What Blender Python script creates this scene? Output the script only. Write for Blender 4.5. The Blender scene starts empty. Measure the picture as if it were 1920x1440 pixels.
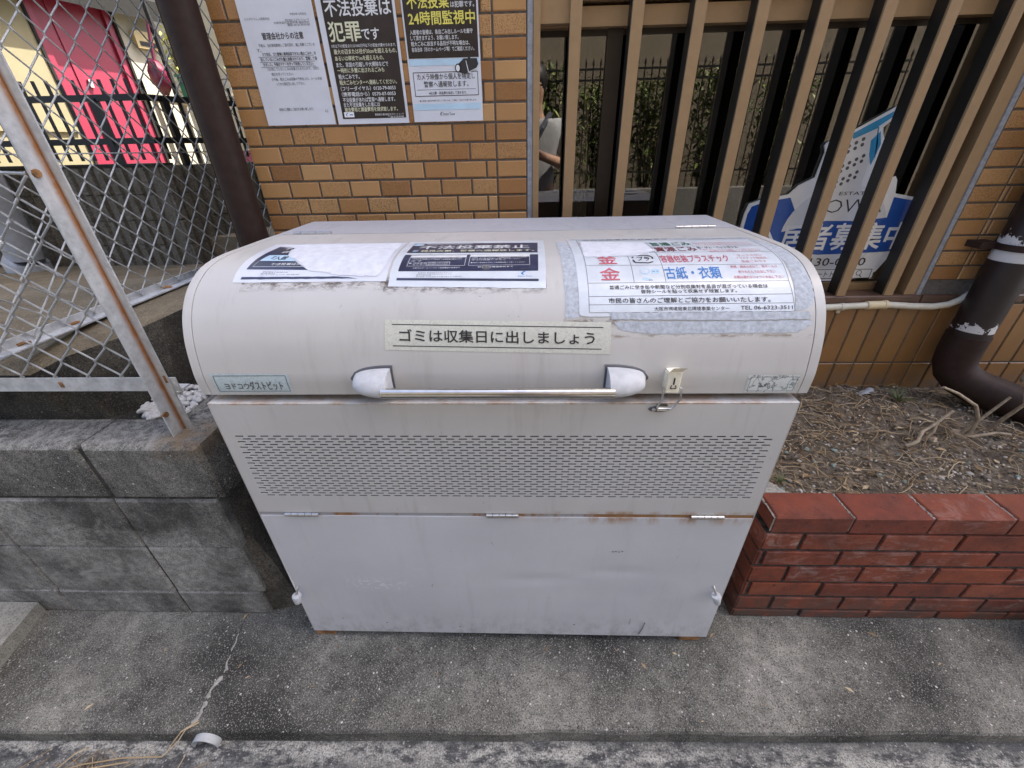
import bpy, bmesh, math, random
import numpy as np
from mathutils import Vector, Matrix
random.seed(7)
S = bpy.context.scene
COL = S.collection
# ------------------------------------------------------------------ camera
F, PITCH, YAW, ROLL = 762.842, 0.5281726, 0.0383713, -0.0228683
CAM = Vector((0.0587, -0.68867, 1.31597))
cp, sp, cy, sy, cr, sr = math.cos(PITCH), math.sin(PITCH), math.cos(YAW), math.sin(YAW), math.cos(ROLL), math.sin(ROLL)
right = Vector((cy, sy, 0)); fwd = Vector((-sy*cp, cy*cp, -sp)); up = right.cross(fwd)
r2 = cr*right + sr*up; u2 = -sr*right + cr*up
cam = bpy.data.cameras.new('camera'); co = bpy.data.objects.new('camera', cam); COL.objects.link(co)
cam.sensor_width = 36; cam.lens = F*36/1920; cam.clip_start = 0.02; cam.clip_end = 500
M = Matrix((r2, u2, -fwd)).transposed().to_4x4(); M.translation = CAM; co.matrix_world = M
S.camera = co
# ------------------------------------------------------------------ sky, sun, exposure
SUN_EL, SUN_AZ = math.radians(58), math.radians(65)       # azimuth from +Y towards +X
W = bpy.data.worlds.new('World'); S.world = W; W.use_nodes = True
nt = W.node_tree; bg = nt.nodes['Background']
sky = nt.nodes.new('ShaderNodeTexSky'); sky.sky_type = 'NISHITA'; sky.sun_disc = False
sky.sun_elevation = SUN_EL; sky.sun_rotation = SUN_AZ; sky.air_density = 0.7; sky.dust_density = 4.0; sky.ozone_density = 0.6
nt.links.new(sky.outputs[0], bg.inputs[0]); bg.inputs[1].default_value = 0.15
sl = bpy.data.lights.new('sun', 'SUN'); sl.energy = 5.0; sl.angle = math.radians(0.5); sl.color = (1, .94, .85)
so = bpy.data.objects.new('sun', sl); COL.objects.link(so)
sdir = Vector((math.sin(SUN_AZ)*math.cos(SUN_EL), math.cos(SUN_AZ)*math.cos(SUN_EL), math.sin(SUN_EL)))
so.rotation_euler = (-sdir).to_track_quat('-Z', 'Y').to_euler(); so.location = (6, -6, 9)
S.view_settings.view_transform = 'Standard'; S.view_settings.look = 'None'
S.view_settings.exposure = 2.08; S.view_settings.gamma = 1
S.render.engine = 'CYCLES'
S.cycles.max_bounces = 8; S.cycles.diffuse_bounces = 4; S.cycles.glossy_bounces = 4; S.cycles.transparent_max_bounces = 12
S.cycles.use_denoising = True

# ------------------------------------------------------------------ helpers
class MB:
    def __init__(s): s.v = []; s.f = []; s.m = []
    def add(s, vs, fs, m=0):
        b = len(s.v); s.v += [tuple(p) for p in vs]; s.f += [tuple(i+b for i in f) for f in fs]; s.m += [m]*len(fs)
    def box(s, x0, x1, y0, y1, z0, z1, m=0):
        s.add([(x0,y0,z0),(x1,y0,z0),(x1,y1,z0),(x0,y1,z0),(x0,y0,z1),(x1,y0,z1),(x1,y1,z1),(x0,y1,z1)],
              [(3,2,1,0),(4,5,6,7),(0,1,5,4),(1,2,6,5),(2,3,7,6),(3,0,4,7)], m)
    def obox(s, c, ax, hx, hy, hz, m=0):
        X, Y, Z = ax; c = Vector(c); vs = []
        for k in (-1, 1):
            for (i, j) in ((-1,-1),(1,-1),(1,1),(-1,1)): vs.append(c+X*hx*i+Y*hy*j+Z*hz*k)
        s.add(vs, [(3,2,1,0),(4,5,6,7),(0,1,5,4),(1,2,6,5),(2,3,7,6),(3,0,4,7)], m)
    def tile(s, x0, x1, z0, z1, yf, yb, b=.0025, m=0):     # bevelled block facing -y
        s.add([(x0+b,yf,z0+b),(x1-b,yf,z0+b),(x1-b,yf,z1-b),(x0+b,yf,z1-b),(x0,yf+b,z0),(x1,yf+b,z0),(x1,yf+b,z1),(x0,yf+b,z1),
               (x0,yb,z0),(x1,yb,z0),(x1,yb,z1),(x0,yb,z1)],
              [(0,1,2,3),(4,5,1,0),(5,6,2,1),(6,7,3,2),(7,4,0,3),(8,9,5,4),(9,10,6,5),(10,11,7,6),(11,8,4,7)], m)
    def tube(s, pts, r, n=8, m=0, caps=True):
        pts = [Vector(p) for p in pts]; R = r if isinstance(r, (list, tuple)) else [r]*len(pts)
        t0 = (pts[1]-pts[0]).normalized()
        a = t0.cross(Vector((0,0,1)));
        if a.length < .05: a = t0.cross(Vector((0,1,0)))
        a.normalize(); vs = []
        for i, p in enumerate(pts):
            d = (pts[min(i+1,len(pts)-1)]-pts[max(i-1,0)]).normalized()
            a = (a-d*a.dot(d)).normalized(); b = d.cross(a)
            for k in range(n):
                th = 2*math.pi*k/n; vs.append(p+(a*math.cos(th)+b*math.sin(th))*R[i])
        fs = []
        for i in range(len(pts)-1):
            for k in range(n): fs.append((i*n+k, i*n+(k+1)%n, (i+1)*n+(k+1)%n, (i+1)*n+k))
        if caps: fs += [tuple(range(n-1,-1,-1)), tuple((len(pts)-1)*n+k for k in range(n))]
        s.add(vs, fs, m)
    def grid(s, fn, nu, nv, m=0):
        vs = [fn(i/nu, j/nv) for j in range(nv+1) for i in range(nu+1)]
        s.add(vs, [(j*(nu+1)+i, j*(nu+1)+i+1, (j+1)*(nu+1)+i+1, (j+1)*(nu+1)+i) for j in range(nv) for i in range(nu)], m)
    def prism(s, poly, fn, d0, d1, m=0):                   # polygon (u,v) extruded between offsets d0 and d1
        n = len(poly); vs = [fn(u, v, d0) for u, v in poly]+[fn(u, v, d1) for u, v in poly]
        s.add(vs, [tuple(range(n-1,-1,-1)), tuple(range(n, 2*n))]+[(i,(i+1)%n,n+(i+1)%n,n+i) for i in range(n)], m)
    def blob(s, c, rx, ry, rz, rot=0, nu=7, nv=5, jit=0, m=0):
        c = Vector(c); vs = []; ca, sa = math.cos(rot), math.sin(rot)
        for j in range(1, nv):
            for i in range(nu):
                th = math.pi*j/nv; ph = 2*math.pi*i/nu; k = 1+random.uniform(-jit, jit)
                x, y, z = rx*math.sin(th)*math.cos(ph)*k, ry*math.sin(th)*math.sin(ph)*k, rz*math.cos(th)*k
                vs.append(c+Vector((x*ca-y*sa, x*sa+y*ca, z)))
        vs += [c+Vector((0,0,rz)), c-Vector((0,0,rz))]; t = len(vs)-2; fs = []
        for j in range(nv-2):
            for i in range(nu): fs.append((j*nu+i, (j+1)*nu+i, (j+1)*nu+(i+1)%nu, j*nu+(i+1)%nu))
        for i in range(nu): fs += [(t, i, (i+1)%nu), (t+1, (nv-2)*nu+(i+1)%nu, (nv-2)*nu+i)]
        s.add(vs, fs, m)
    def build(s, name, mats, parent=None, smooth=False, angle=None):
        me = bpy.data.meshes.new(name); me.from_pydata(s.v, [], s.f)
        for m in (mats if isinstance(mats, (list, tuple)) else [mats]): me.materials.append(m)
        me.polygons.foreach_set('material_index', s.m)
        if smooth: me.polygons.foreach_set('use_smooth', [True]*len(s.f))
        me.update()
        if smooth: me.set_sharp_from_angle(angle=math.radians(angle or 40))
        o = bpy.data.objects.new(name, me); COL.objects.link(o)
        if parent: attach(o, parent)
        return o
def attach(o, parent):
    o.parent = parent
    if parent.type == 'EMPTY': o.matrix_parent_inverse = Matrix.Translation(-parent.location)
def tag(o, label=None, cat=None, group=None, kind=None):
    if label: o['label'] = label
    if cat: o['category'] = cat
    if group: o['group'] = group
    if kind: o['kind'] = kind
    return o
def thing(name, loc, label, cat, group=None):
    o = bpy.data.objects.new(name, None); COL.objects.link(o); o.location = loc; o.empty_display_size = .1
    return tag(o, label, cat, group)

# ------------------------------------------------------------------ node materials
class N:
    def __init__(s, name):
        s.m = bpy.data.materials.new(name); s.m.use_nodes = True; s.t = s.m.node_tree; s.b = s.t.nodes['Principled BSDF']
        s.tc = s.t.nodes.new('ShaderNodeTexCoord')
    def n(s, typ, **kw):
        o = s.t.nodes.new('ShaderNode'+typ)
        for k, v in kw.items():
            if k.startswith('i_'): 
                key = k[2:]; o.inputs[int(key) if key.isdigit() else key].default_value = v
            else: setattr(o, k, v)
        return o
    def l(s, a, b): s.t.links.new(a, b)
    def co(s, scale=(1,1,1), rot=(0,0,0)):
        mp = s.n('Mapping'); mp.inputs['Scale'].default_value = scale; mp.inputs['Rotation'].default_value = rot
        s.l(s.tc.outputs['Object'], mp.inputs[0]); return mp.outputs[0]
    def noise(s, scale, detail=4, rough=.6, co=None, dist=0):
        o = s.n('TexNoise', i_Scale=scale, i_Detail=detail, i_Roughness=rough, i_Distortion=dist)
        s.l(co or s.tc.outputs['Object'], o.inputs['Vector']); return o.outputs['Fac']
    def vor(s, scale, co=None, feature='F1', out='Distance', rnd=1):
        o = s.n('TexVoronoi', feature=feature, i_Scale=scale); o.inputs['Randomness'].default_value = rnd
        s.l(co or s.tc.outputs['Object'], o.inputs['Vector']); return o.outputs[out]
    def ramp(s, fac, stops):
        o = s.n('ValToRGB'); el = o.color_ramp.elements
        while len(el) < len(stops): el.new(.5)
        for e, (p, c) in zip(el, stops):
            e.position = p; e.color = (c, c, c, 1) if isinstance(c, (int, float)) else (*c, 1)
        s.l(fac, o.inputs[0]); return o.outputs[0]
    def mix(s, fac, a, b, mode='MIX'):
        o = s.n('Mix', data_type='RGBA', blend_type=mode)
        for i, v in ((0, fac), (6, a), (7, b)):
            if isinstance(v, bpy.types.NodeSocket): s.l(v, o.inputs[i])
            elif i == 0: o.inputs[0].default_value = v
            else: o.inputs[i].default_value = (v, v, v, 1) if isinstance(v, (int, float)) else (*v, 1)
        return o.outputs[2]
    def math(s, op, a, b=0, c=None):
        o = s.n('Math', operation=op)
        for i, v in enumerate((a, b) if c is None else (a, b, c)):
            if isinstance(v, bpy.types.NodeSocket): s.l(v, o.inputs[i])
            else: o.inputs[i].default_value = v
        return o.outputs[0]
    def xyz(s):
        o = s.n('SeparateXYZ'); s.l(s.tc.outputs['Object'], o.inputs[0]); return o.outputs
    def isl(s): return s.n('NewGeometry').outputs['Random Per Island']
    def col(s, v):
        if isinstance(v, bpy.types.NodeSocket): s.l(v, s.b.inputs['Base Color'])
        else: s.b.inputs['Base Color'].default_value = (*v, 1)
    def rough(s, v):
        if isinstance(v, bpy.types.NodeSocket): s.l(v, s.b.inputs['Roughness'])
        else: s.b.inputs['Roughness'].default_value = v
    def bump(s, h, strength=.5, dist=.002, prev=None):
        o = s.n('Bump'); o.inputs['Strength'].default_value = strength; o.inputs['Distance'].default_value = dist
        s.l(h, o.inputs['Height'])
        if prev: s.l(prev, o.inputs['Normal'])
        s.l(o.outputs[0], s.b.inputs['Normal']); return o.outputs[0]
def plain(name, c, rough=.5, metal=0, var=.12, scale=30, bump=0, spec=.5):
    k = N(name); f = k.noise(scale)
    k.col(k.mix(k.ramp(f, [(.3, 0), (.7, 1)]), tuple(x*(1-var) for x in c), tuple(min(1, x*(1+var)) for x in c)))
    k.rough(rough); k.b.inputs['Metallic'].default_value = metal; k.b.inputs['Specular IOR Level'].default_value = spec
    if bump: k.bump(f, bump, .002)
    return k.m
MT = {}
def m_tile():
    k = N('glazed_tile'); r = k.isl()
    c = k.ramp(r, [(0, (.28,.128,.042)), (.25, (.385,.196,.068)), (.55, (.46,.248,.094)), (.8, (.51,.300,.128)), (1, (.33,.150,.046))])
    r2_ = k.n('TexWhiteNoise', noise_dimensions='1D'); k.l(r, r2_.inputs['W'])
    amt = k.ramp(r2_.outputs['Value'], [(.2, .05), (.95, .85)])
    sp = k.ramp(k.noise(330, 3, .7), [(.40, 1), (.50, 0)])
    c = k.mix(k.math('MULTIPLY', sp, amt), c, (.16,.07,.025))
    c = k.mix(k.ramp(k.noise(4, 4), [(.35, 0), (.75, .3)]), c, (.24,.12,.05))
    k.col(c); k.rough(k.ramp(k.noise(60), [(.3, .3), (.7, .5)])); k.bump(k.noise(300, 3), .18, .001); return k.m
def m_tile_low():
    k = N('base_tile'); r = k.isl()
    c = k.ramp(r, [(0, (.235,.120,.040)), (.5, (.30,.160,.055)), (1, (.27,.130,.046))])
    c = k.mix(k.ramp(k.noise(7, 5), [(.4, 0), (.75, .5)]), c, (.13,.075,.045))
    d = k.ramp(k.noise(55, 5, .75, k.co((1,1,.5))), [(.64, 0), (.72, .45)])
    c = k.mix(d, c, (.45,.36,.27)); x, y, z = k.xyz()
    k.col(k.mix(k.math('MULTIPLY', k.ramp(z, [(.45, 1), (.53, 0)]), k.ramp(k.noise(20, 4), [(.35, 0), (.6, .8)])), c, (.16,.12,.09)))
    k.rough(.35); k.bump(k.noise(150, 3), .2, .001); return k.m
def m_conc(name, dark, light, patch=(.3,.7), speck=.5, scale=1, grit=1.0, tint=None, gsc=1):
    k = N(name)
    big = k.ramp(k.noise(2.2*scale, 5, .6, dist=.4), [(patch[0], 0), (patch[1], 1)])
    c = k.mix(big, dark, light)
    if tint: c = k.mix(k.ramp(k.noise(3.1*scale, 4), [(.48, 0), (.7, .7)]), c, tint)
    mid = k.noise(28*scale, 5, .7); c = k.mix(k.ramp(mid, [(.38, .5), (.62, 0)]), c, tuple(x*.55 for x in dark))
    g = k.noise(230*gsc, 3, .8); c = k.mix(k.ramp(g, [(.38, .85), (.50, 0)]), c, tuple(x*.30 for x in dark))
    fine = k.noise(290*gsc, 2, .6, k.co((1,1,1), (.3,.5,.7)))
    sc = k.mix(k.noise(300, 1), (.24,.225,.20), (.60,.57,.52))
    c = k.mix(k.math('MULTIPLY', k.ramp(fine, [(.555, 0), (.68, 1)]), speck*.75), c, sc)
    cell = k.n('TexVoronoi', i_Scale=120*gsc); k.l(k.co((1,1,1), (.2,.1,.4)), cell.inputs['Vector'])
    sep = k.n('SeparateColor'); k.l(cell.outputs['Color'], sep.inputs[0])
    core = k.ramp(k.math('ADD', cell.outputs['Distance'], k.math('MULTIPLY', k.math('SUBTRACT', sep.outputs[2], .5), .35)), [(.12, 1), (.26, 0)])
    c = k.mix(k.math('MULTIPLY', k.math('MULTIPLY', k.ramp(sep.outputs[0], [(.88, 0), (.93, 1)]), core), speck), c, k.mix(sep.outputs[1], (.30,.28,.24), (.66,.64,.60)))
    if name in ('weathered_block', 'block_cap'):
        x, y, z = k.xyz(); nn = k.noise(48, 6, .8)
        for zc, w, am in ((.698,.016,.75),(.523,.012,.45),(.325,.014,.5),(.115,.012,.5)):
            q = k.math('MULTIPLY', k.ramp(k.math('ABSOLUTE', k.math('SUBTRACT', z, zc)), [(0, am), (w, 0)]), k.ramp(nn, [(.45, 0), (.62, 1)])); c = k.mix(q, c, (.40,.385,.345))
        c = k.mix(k.ramp(k.noise(6, 6, .75, None, .6), [(.60, 0), (.70, .55)]), c, (.42,.405,.37))
        if name == 'block_cap':
            rr_ = k.math('ADD', k.math('POWER', k.math('ADD', x, .79), 2), k.math('POWER', k.math('SUBTRACT', y, .10), 2))
            c = k.mix(k.math('MULTIPLY', k.math('MULTIPLY', k.ramp(rr_, [(.0005, .75), (.007, 0)]), k.ramp(z, [(.64, 0), (.70, 1)])), k.ramp(k.noise(24, 5), [(.35, 0), (.6, 1)])), c, (.20,.115,.04))
    k.col(c); k.rough(.88); k.b.inputs['Specular IOR Level'].default_value = .3
    h = k.mix(.35, g, fine); k.bump(h, .55*grit, .004); return k.m
def m_paint(name, base, rust_z=None, dirt=.35):
    k = N(name); x, y, z = k.xyz()
    c = k.mix(k.ramp(k.noise(3, 5), [(.35, 0), (.7, 1)]), tuple(v*.93 for v in base), tuple(v*1.05 for v in base))
    st = k.noise(9, 6, .65, k.co((3,1,.35)))
    c = k.mix(k.ramp(st, [(.56, 0), (.78, dirt)]), c, (.27,.24,.20))
    sm = k.noise(11, 6, .7, k.co((1,1,2.4)), 1.2)
    c = k.mix(k.ramp(sm, [(.66, 0), (.74, .35)]), c, (.72,.71,.72))
    sc = k.noise(50, 3, .6, k.co((1,1,.5)), 2.0)
    c = k.mix(k.ramp(sc, [(.735, 0), (.76, .7)]), c, (.12,.11,.10))
    sp_ = k.math('MULTIPLY', k.ramp(z, [(.035, 1), (.16, 0)]), k.ramp(k.noise(26, 6, .75, k.co((1,1,.6))), [(.45, 0), (.68, .55)])); c = k.mix(sp_, c, (.20,.185,.16))
    ws = k.math('MULTIPLY', k.ramp(k.math('ADD', k.math('POWER', k.math('MULTIPLY', k.math('ADD', x, .355), 9.0), 2), k.math('POWER', k.math('MULTIPLY', k.math('SUBTRACT', z, .275), 26.0), 2)), [(0, 1), (1, 0)]), k.ramp(k.noise(90, 4, .7, k.co((.9,1,1.1))), [(.5, 0), (.62, .75)])); c = k.mix(ws, c, (.78,.78,.80))
    if rust_z:
        n1 = k.noise(16, 5, .7, k.co((1,1,.25)))
        for zr, w, xlo in rust_z:
            band = k.ramp(k.math('ABSOLUTE', k.math('SUBTRACT', z, zr)), [(0, 1), (w, 0)])
            q = k.math('MULTIPLY', band, k.ramp(n1, [(.44, 0), (.60, .9)]))
            q = k.math('MULTIPLY', q, k.ramp(x, [(xlo, 0), (xlo+.35 if xlo+.35 < 1 else 1, 1)]) if xlo is not None else 1.0)
            c = k.mix(q, c, (.33,.165,.055))
    k.col(c); k.rough(k.ramp(st, [(.3, .34), (.8, .55)])); k.b.inputs['Specular IOR Level'].default_value = .5
    b = k.bump(k.noise(420, 2), .06, .0006); k.bump(k.noise(2.3, 3), .35, .012, b); return k.m
def m_lid():
    # lid paint with grime gathered under the lower edges of the taped notices
    k = N('lid_paint'); x, y, z = k.xyz()
    base = (.55,.532,.503)
    c = k.mix(k.ramp(k.noise(3, 5), [(.35, 0), (.7, 1)]), tuple(v*.94 for v in base), tuple(v*1.05 for v in base))
    st = k.noise(8, 6, .65, k.co((3,1.2,.35)))
    c = k.mix(k.ramp(st, [(.55, 0), (.8, .38)]), c, (.28,.25,.21))
    sc = k.noise(46, 3, .6, None, 2.0)
    c = k.mix(k.ramp(sc, [(.735, 0), (.76, .7)]), c, (.14,.12,.10))
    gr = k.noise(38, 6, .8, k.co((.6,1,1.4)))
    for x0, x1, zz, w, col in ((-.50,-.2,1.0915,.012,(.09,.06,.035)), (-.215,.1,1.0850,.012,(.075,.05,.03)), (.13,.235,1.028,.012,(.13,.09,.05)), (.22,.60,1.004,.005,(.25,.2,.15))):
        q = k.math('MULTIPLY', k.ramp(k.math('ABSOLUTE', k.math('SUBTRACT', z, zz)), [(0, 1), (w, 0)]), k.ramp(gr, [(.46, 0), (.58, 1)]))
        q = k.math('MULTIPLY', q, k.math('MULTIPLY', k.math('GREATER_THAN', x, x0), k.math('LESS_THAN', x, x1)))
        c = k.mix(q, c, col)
    k.col(c); k.rough(k.ramp(st, [(.3, .33), (.8, .5)]))
    b = k.bump(k.noise(420, 2), .06, .0006); k.bump(k.noise(2.6, 3), .3, .01, b); return k.m
def m_galv(name='galvanised_steel', rust=False, base=(.60,.615,.63)):
    k = N(name)
    c = k.mix(k.ramp(k.noise(45, 5, .7), [(.35, 0), (.65, 1)]), tuple(v*.68 for v in base), base)
    c = k.mix(k.ramp(k.noise(9, 5, .7), [(.5, 0), (.75, .6)]), c, (.70,.69,.66))
    if rust:
        at = k.n('Attribute', attribute_name='rust')
        q = k.math('ADD', at.outputs['Fac'], k.math('MULTIPLY', k.math('SUBTRACT', k.noise(45, 5, .75), .5), .7))
        c = k.mix(k.ramp(q, [(.32, 0), (.6, .4), (.95, 1)]), c, (.31,.135,.045))
    k.col(c); k.b.inputs['Metallic'].default_value = .25; k.rough(.55); k.bump(k.noise(120, 4), .15, .001); return k.m
def m_brick():
    k = N('red_brick'); r = k.isl()
    c = k.ramp(r, [(0, (.16,.044,.028)), (.4, (.27,.076,.038)), (.7, (.20,.056,.034)), (1, (.32,.098,.052))])
    c = k.mix(k.ramp(k.noise(9, 5, .7), [(.42, 0), (.66, .7)]), c, (.085,.035,.028))
    w = k.noise(16, 6, .7, k.co((1,1,2.2)), .8); rr = k.n('TexWhiteNoise', noise_dimensions='1D'); k.l(r, rr.inputs['W'])
    am = k.ramp(rr.outputs['Value'], [(.35, .05), (.95, .65)])
    c = k.mix(k.math('MULTIPLY', k.ramp(w, [(.50, 0), (.66, 1)]), am), c, (.42,.30,.26))
    gm = k.noise(34, 6, .8); c = k.mix(k.ramp(gm, [(.60, 0), (.68, .85)]), c, (.045,.032,.026)); x, y, z = k.xyz()
    c = k.mix(k.math('MULTIPLY', k.ramp(z, [(.02, .8), (.16, 0)]), k.ramp(k.noise(14, 5, .7), [(.38, 0), (.55, 1)])), c, (.075,.066,.055))
    k.col(c); k.rough(.85); k.b.inputs['Specular IOR Level'].default_value = .25; b_ = k.bump(k.noise(160, 5, .7), .5, .002); k.bump(k.noise(30, 4), .35, .006, b_); return k.m
def m_soil():
    k = N('soil')
    c = k.ramp(k.noise(38, 6, .75), [(.3, (.018,.013,.009)), (.48, (.085,.065,.045)), (.68, (.23,.19,.14))])
    cell = k.n('TexVoronoi', i_Scale=120); k.l(k.tc.outputs['Object'], cell.inputs['Vector'])
    sep = k.n('SeparateColor'); k.l(cell.outputs['Color'], sep.inputs[0])
    q = k.math('MULTIPLY', k.ramp(sep.outputs[0], [(.7, 0), (.78, 1)]), k.ramp(cell.outputs['Distance'], [(.3, 1), (.5, 0)]))
    q = k.math('MULTIPLY', q, k.ramp(k.noise(5, 3), [(.42, .15), (.6, 1)]))
    c = k.mix(q, c, k.mix(sep.outputs[1], (.23,.19,.14), (.55,.52,.46)))
    k.col(c); k.rough(.95); k.bump(k.noise(90, 6, .75), .8, .008); return k.m
def m_glass():
    k = N('window_glass'); t = k.t
    tr = k.n('BsdfTransparent'); tr.inputs[0].default_value = (.55,.52,.45,1)
    gl = k.n('BsdfGlossy'); gl.inputs['Roughness'].default_value = .0; gl.inputs[0].default_value = (1,.97,.92,1)
    fr = k.n('Fresnel'); fr.inputs[0].default_value = 1.5
    fa = k.math('ADD', k.math('MULTIPLY', fr.outputs[0], 1.3), .105)
    mx = k.n('MixShader'); k.l(fa, mx.inputs[0]); k.l(tr.outputs[0], mx.inputs[1]); k.l(gl.outputs[0], mx.inputs[2])
    k.l(mx.outputs[0], t.nodes['Material Output'].inputs[0]); t.nodes.remove(k.b); return k.m
def m_straw():
    k = N('dry_straw'); k.col(k.ramp(k.isl(), [(0, (.16,.10,.05)), (.5, (.33,.23,.12)), (1, (.52,.42,.27))])); k.rough(.8); return k.m
def m_peel(name, base, under, zc):                        # paint flaking off in patches at the given heights
    k = N(name); x, y, z = k.xyz(); c = k.mix(k.ramp(k.noise(25, 5), [(.3, 0), (.7, 1)]), tuple(v*.75 for v in base), tuple(v*1.2 for v in base))
    n1 = k.noise(26, 5, .7)
    for (za, zb) in zc:
        q = k.math('ADD', k.ramp(z, [(max(0,(za-.0)), 0), (min(1, za+.002), 1)]), 0)
        zz = k.math('ADD', k.math('MULTIPLY', k.math('SUBTRACT', n1, .5), -.22), z)
        q = k.math('MULTIPLY', k.math('GREATER_THAN', z, za), k.math('LESS_THAN', zz, zb))
        c = k.mix(q, c, under)
    k.col(c); k.rough(.42); k.bump(k.noise(60, 4), .12, .001); return k.m
def m_ridge():
    k = N('split_face_block')
    c = k.ramp(k.noise(60, 5, .7), [(.3, (.055,.050,.040)), (.55, (.16,.145,.115)), (.8, (.30,.275,.23))])
    c = k.mix(k.ramp(k.noise(3, 4), [(.4, 0), (.7, .6)]), c, (.10,.086,.058)); k.col(c); k.rough(.9); k.bump(k.noise(130, 5, .7), .7, .006); return k.m
def m_crackle(name, base, dirt, scale=60, amt=.5):
    k = N(name); wv = k.n('Mix', data_type='RGBA', blend_type='ADD'); wv.inputs[0].default_value = .06
    k.l(k.tc.outputs['Object'], wv.inputs[6]); nz = k.n('TexNoise', i_Scale=40, i_Detail=4); k.l(k.tc.outputs['Object'], nz.inputs['Vector']); k.l(nz.outputs['Color'], wv.inputs[7])
    x = k.math('ADD', k.vor(scale, wv.outputs[2], feature='DISTANCE_TO_EDGE'), k.math('MULTIPLY', k.math('SUBTRACT', k.noise(70, 4), .5), .12))
    q = k.math('MULTIPLY', k.ramp(x, [(.02, 1), (.06, 0)]), amt)
    c = k.mix(q, base, dirt); c = k.mix(k.ramp(k.noise(40, 5, .7), [(.5, 0), (.8, .35)]), c, dirt)
    k.col(c); k.rough(.45); return k.m
def m_leaf(name, a, b):
    k = N(name); k.col(k.ramp(k.isl(), [(0, a), (1, b)])); k.rough(.5); k.b.inputs['Subsurface Weight'].default_value = 0
    return k.m
CAPB = m_brick(); CAPB.name = 'cap_brick'
for e_, c_ in zip([n_ for n_ in CAPB.node_tree.nodes if n_.bl_idname == 'ShaderNodeValToRGB'][0].color_ramp.elements, ((.17,.046,.028),(.21,.062,.034),(.19,.050,.032),(.23,.068,.038))): e_.color = (*c_, 1)
TILE, TILEL, BRICK, SOIL, GLASS, STRAW = m_tile(), m_tile_low(), m_brick(), m_soil(), m_glass(), m_straw()
GROUT = plain('tile_grout', (.105,.093,.082), .9, var=.3, scale=90, bump=.3)
MORTAR = plain('brick_mortar', (.045,.041,.036), .95, var=.7, scale=60, bump=.6)
CAPM = plain('pale_mortar', (.30,.29,.26), .95, var=.35, scale=120, bump=.6)
PAVE = m_conc('worn_concrete_pavement', (.040,.039,.034), (.33,.316,.268), (.37,.68), .95, .9, 1.5)
ROADM = m_conc('old_asphalt', (.05,.051,.052), (.085,.085,.083), speck=.45)
BLOCK = m_conc('weathered_block', (.075,.073,.066), (.45,.435,.395), (.37,.62), .4, 1.7, 1.0, gsc=1.3)
BLOCKD = m_conc('mossy_block', (.035,.032,.026), (.105,.10,.085), (.4,.7), .25, 1.5, 1.1, gsc=1.3)
BLOCKTOP = m_conc('block_cap', (.040,.038,.034), (.27,.26,.23), (.42,.64), .9, 2, 1.3, gsc=1.2)
ROUGHM = m_conc('rough_mortar', (.075,.067,.055), (.23,.212,.18), (.4,.65), .2, 2.0, 1.5, gsc=.8)
SLABT = m_conc('brown_concrete', (.16,.125,.075), (.27,.22,.145), (.35,.65), .35, 1.2, 1.0, (.10,.08,.05))
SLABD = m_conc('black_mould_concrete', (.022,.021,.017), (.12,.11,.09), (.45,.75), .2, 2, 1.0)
STEPM = m_conc('pale_concrete', (.25,.24,.20), (.36,.345,.30), speck=.25, grit=.5)
LID = m_lid()
PAINTU = m_paint('beige_panel_paint', (.545,.528,.503), [(.556,.009,-.1),(.868,.003,None)])
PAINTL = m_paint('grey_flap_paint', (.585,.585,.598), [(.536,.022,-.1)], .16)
PAINTT = m_paint('top_panel_paint', (.48,.485,.515))
PAINTS = m_paint('side_panel_paint', (.47,.45,.43))
RUST = plain('rusty_strip', (.27,.135,.052), .9, var=.7, scale=30, bump=.4)
def m_seam():
    k = N('half_rusted_seam'); x, y, z = k.xyz(); n1 = k.noise(7, 6, .75, k.co((1,.2,.2)))
    q = k.ramp(k.math('ADD', n1, k.math('MULTIPLY', x, .16)), [(.46, 0), (.56, 1)])
    k.col(k.mix(q, (.33,.325,.33), k.mix(k.noise(40, 5), (.17,.075,.03), (.36,.19,.07)))); k.rough(.8); return k.m
SEAM = m_seam()
STEEL = plain('stainless_steel', (.62,.60,.57), .22, 1, var=.1, scale=60)
HINGE = plain('hinge_steel', (.62,.62,.62), .28, 1, var=.12, scale=120)
WHITEP = plain('chalky_white_plastic', (.52,.525,.535), .6, var=.13, scale=40, bump=.2)
BLACKIN = plain('hollow_shade', (.02,.02,.02), .9)  # black colour standing in for shade inside hollows
GALV, GALVR = m_galv(), m_galv('rust_streaked_galvanised', True)
WIRE = m_galv('galvanised_wire', base=(.46,.47,.465))
BRONZE = plain('bronze_aluminium', (.33,.212,.108), .45, .15, .06, 40)
BRONZED = plain('dark_bronze', (.035,.024,.016), .42, .3, .1, 40)
SLATD = plain('slat_black_side', (.014,.012,.010), .5, 0, .1, 40)
LATCHM = plain('pale_yellow_latch', (.86,.80,.64), .35, 0, var=.08, scale=80)  # pale yellow base colour, non-metallic
SEAL = plain('grey_sealant', (.27,.28,.30), .7, var=.25, scale=80, bump=.3)
SILLM = plain('brown_sill_tile', (.115,.062,.04), .35, var=.3, scale=25)
BROWNP = plain('brown_pipe_paint', (.032,.0185,.0145), .6, var=.25, scale=40, bump=.05, spec=.22)
PIPEM = m_peel('flaking_brown_pipe', (.019,.012,.012), (.62,.61,.60), ((.726,.748), (.965,1.035)))
CREAM = plain('cream_conduit', (.62,.58,.47), .4, var=.06)
CREAMY = plain('yellow_cream_coupling', (.66,.55,.33), .4, var=.08)
PEB = plain('white_pebble', (.50,.498,.495), .6, var=.06, scale=60)
BLACKI = plain('black_iron', (.012,.012,.012), .5, .3)
RIDGE = m_ridge()
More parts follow.
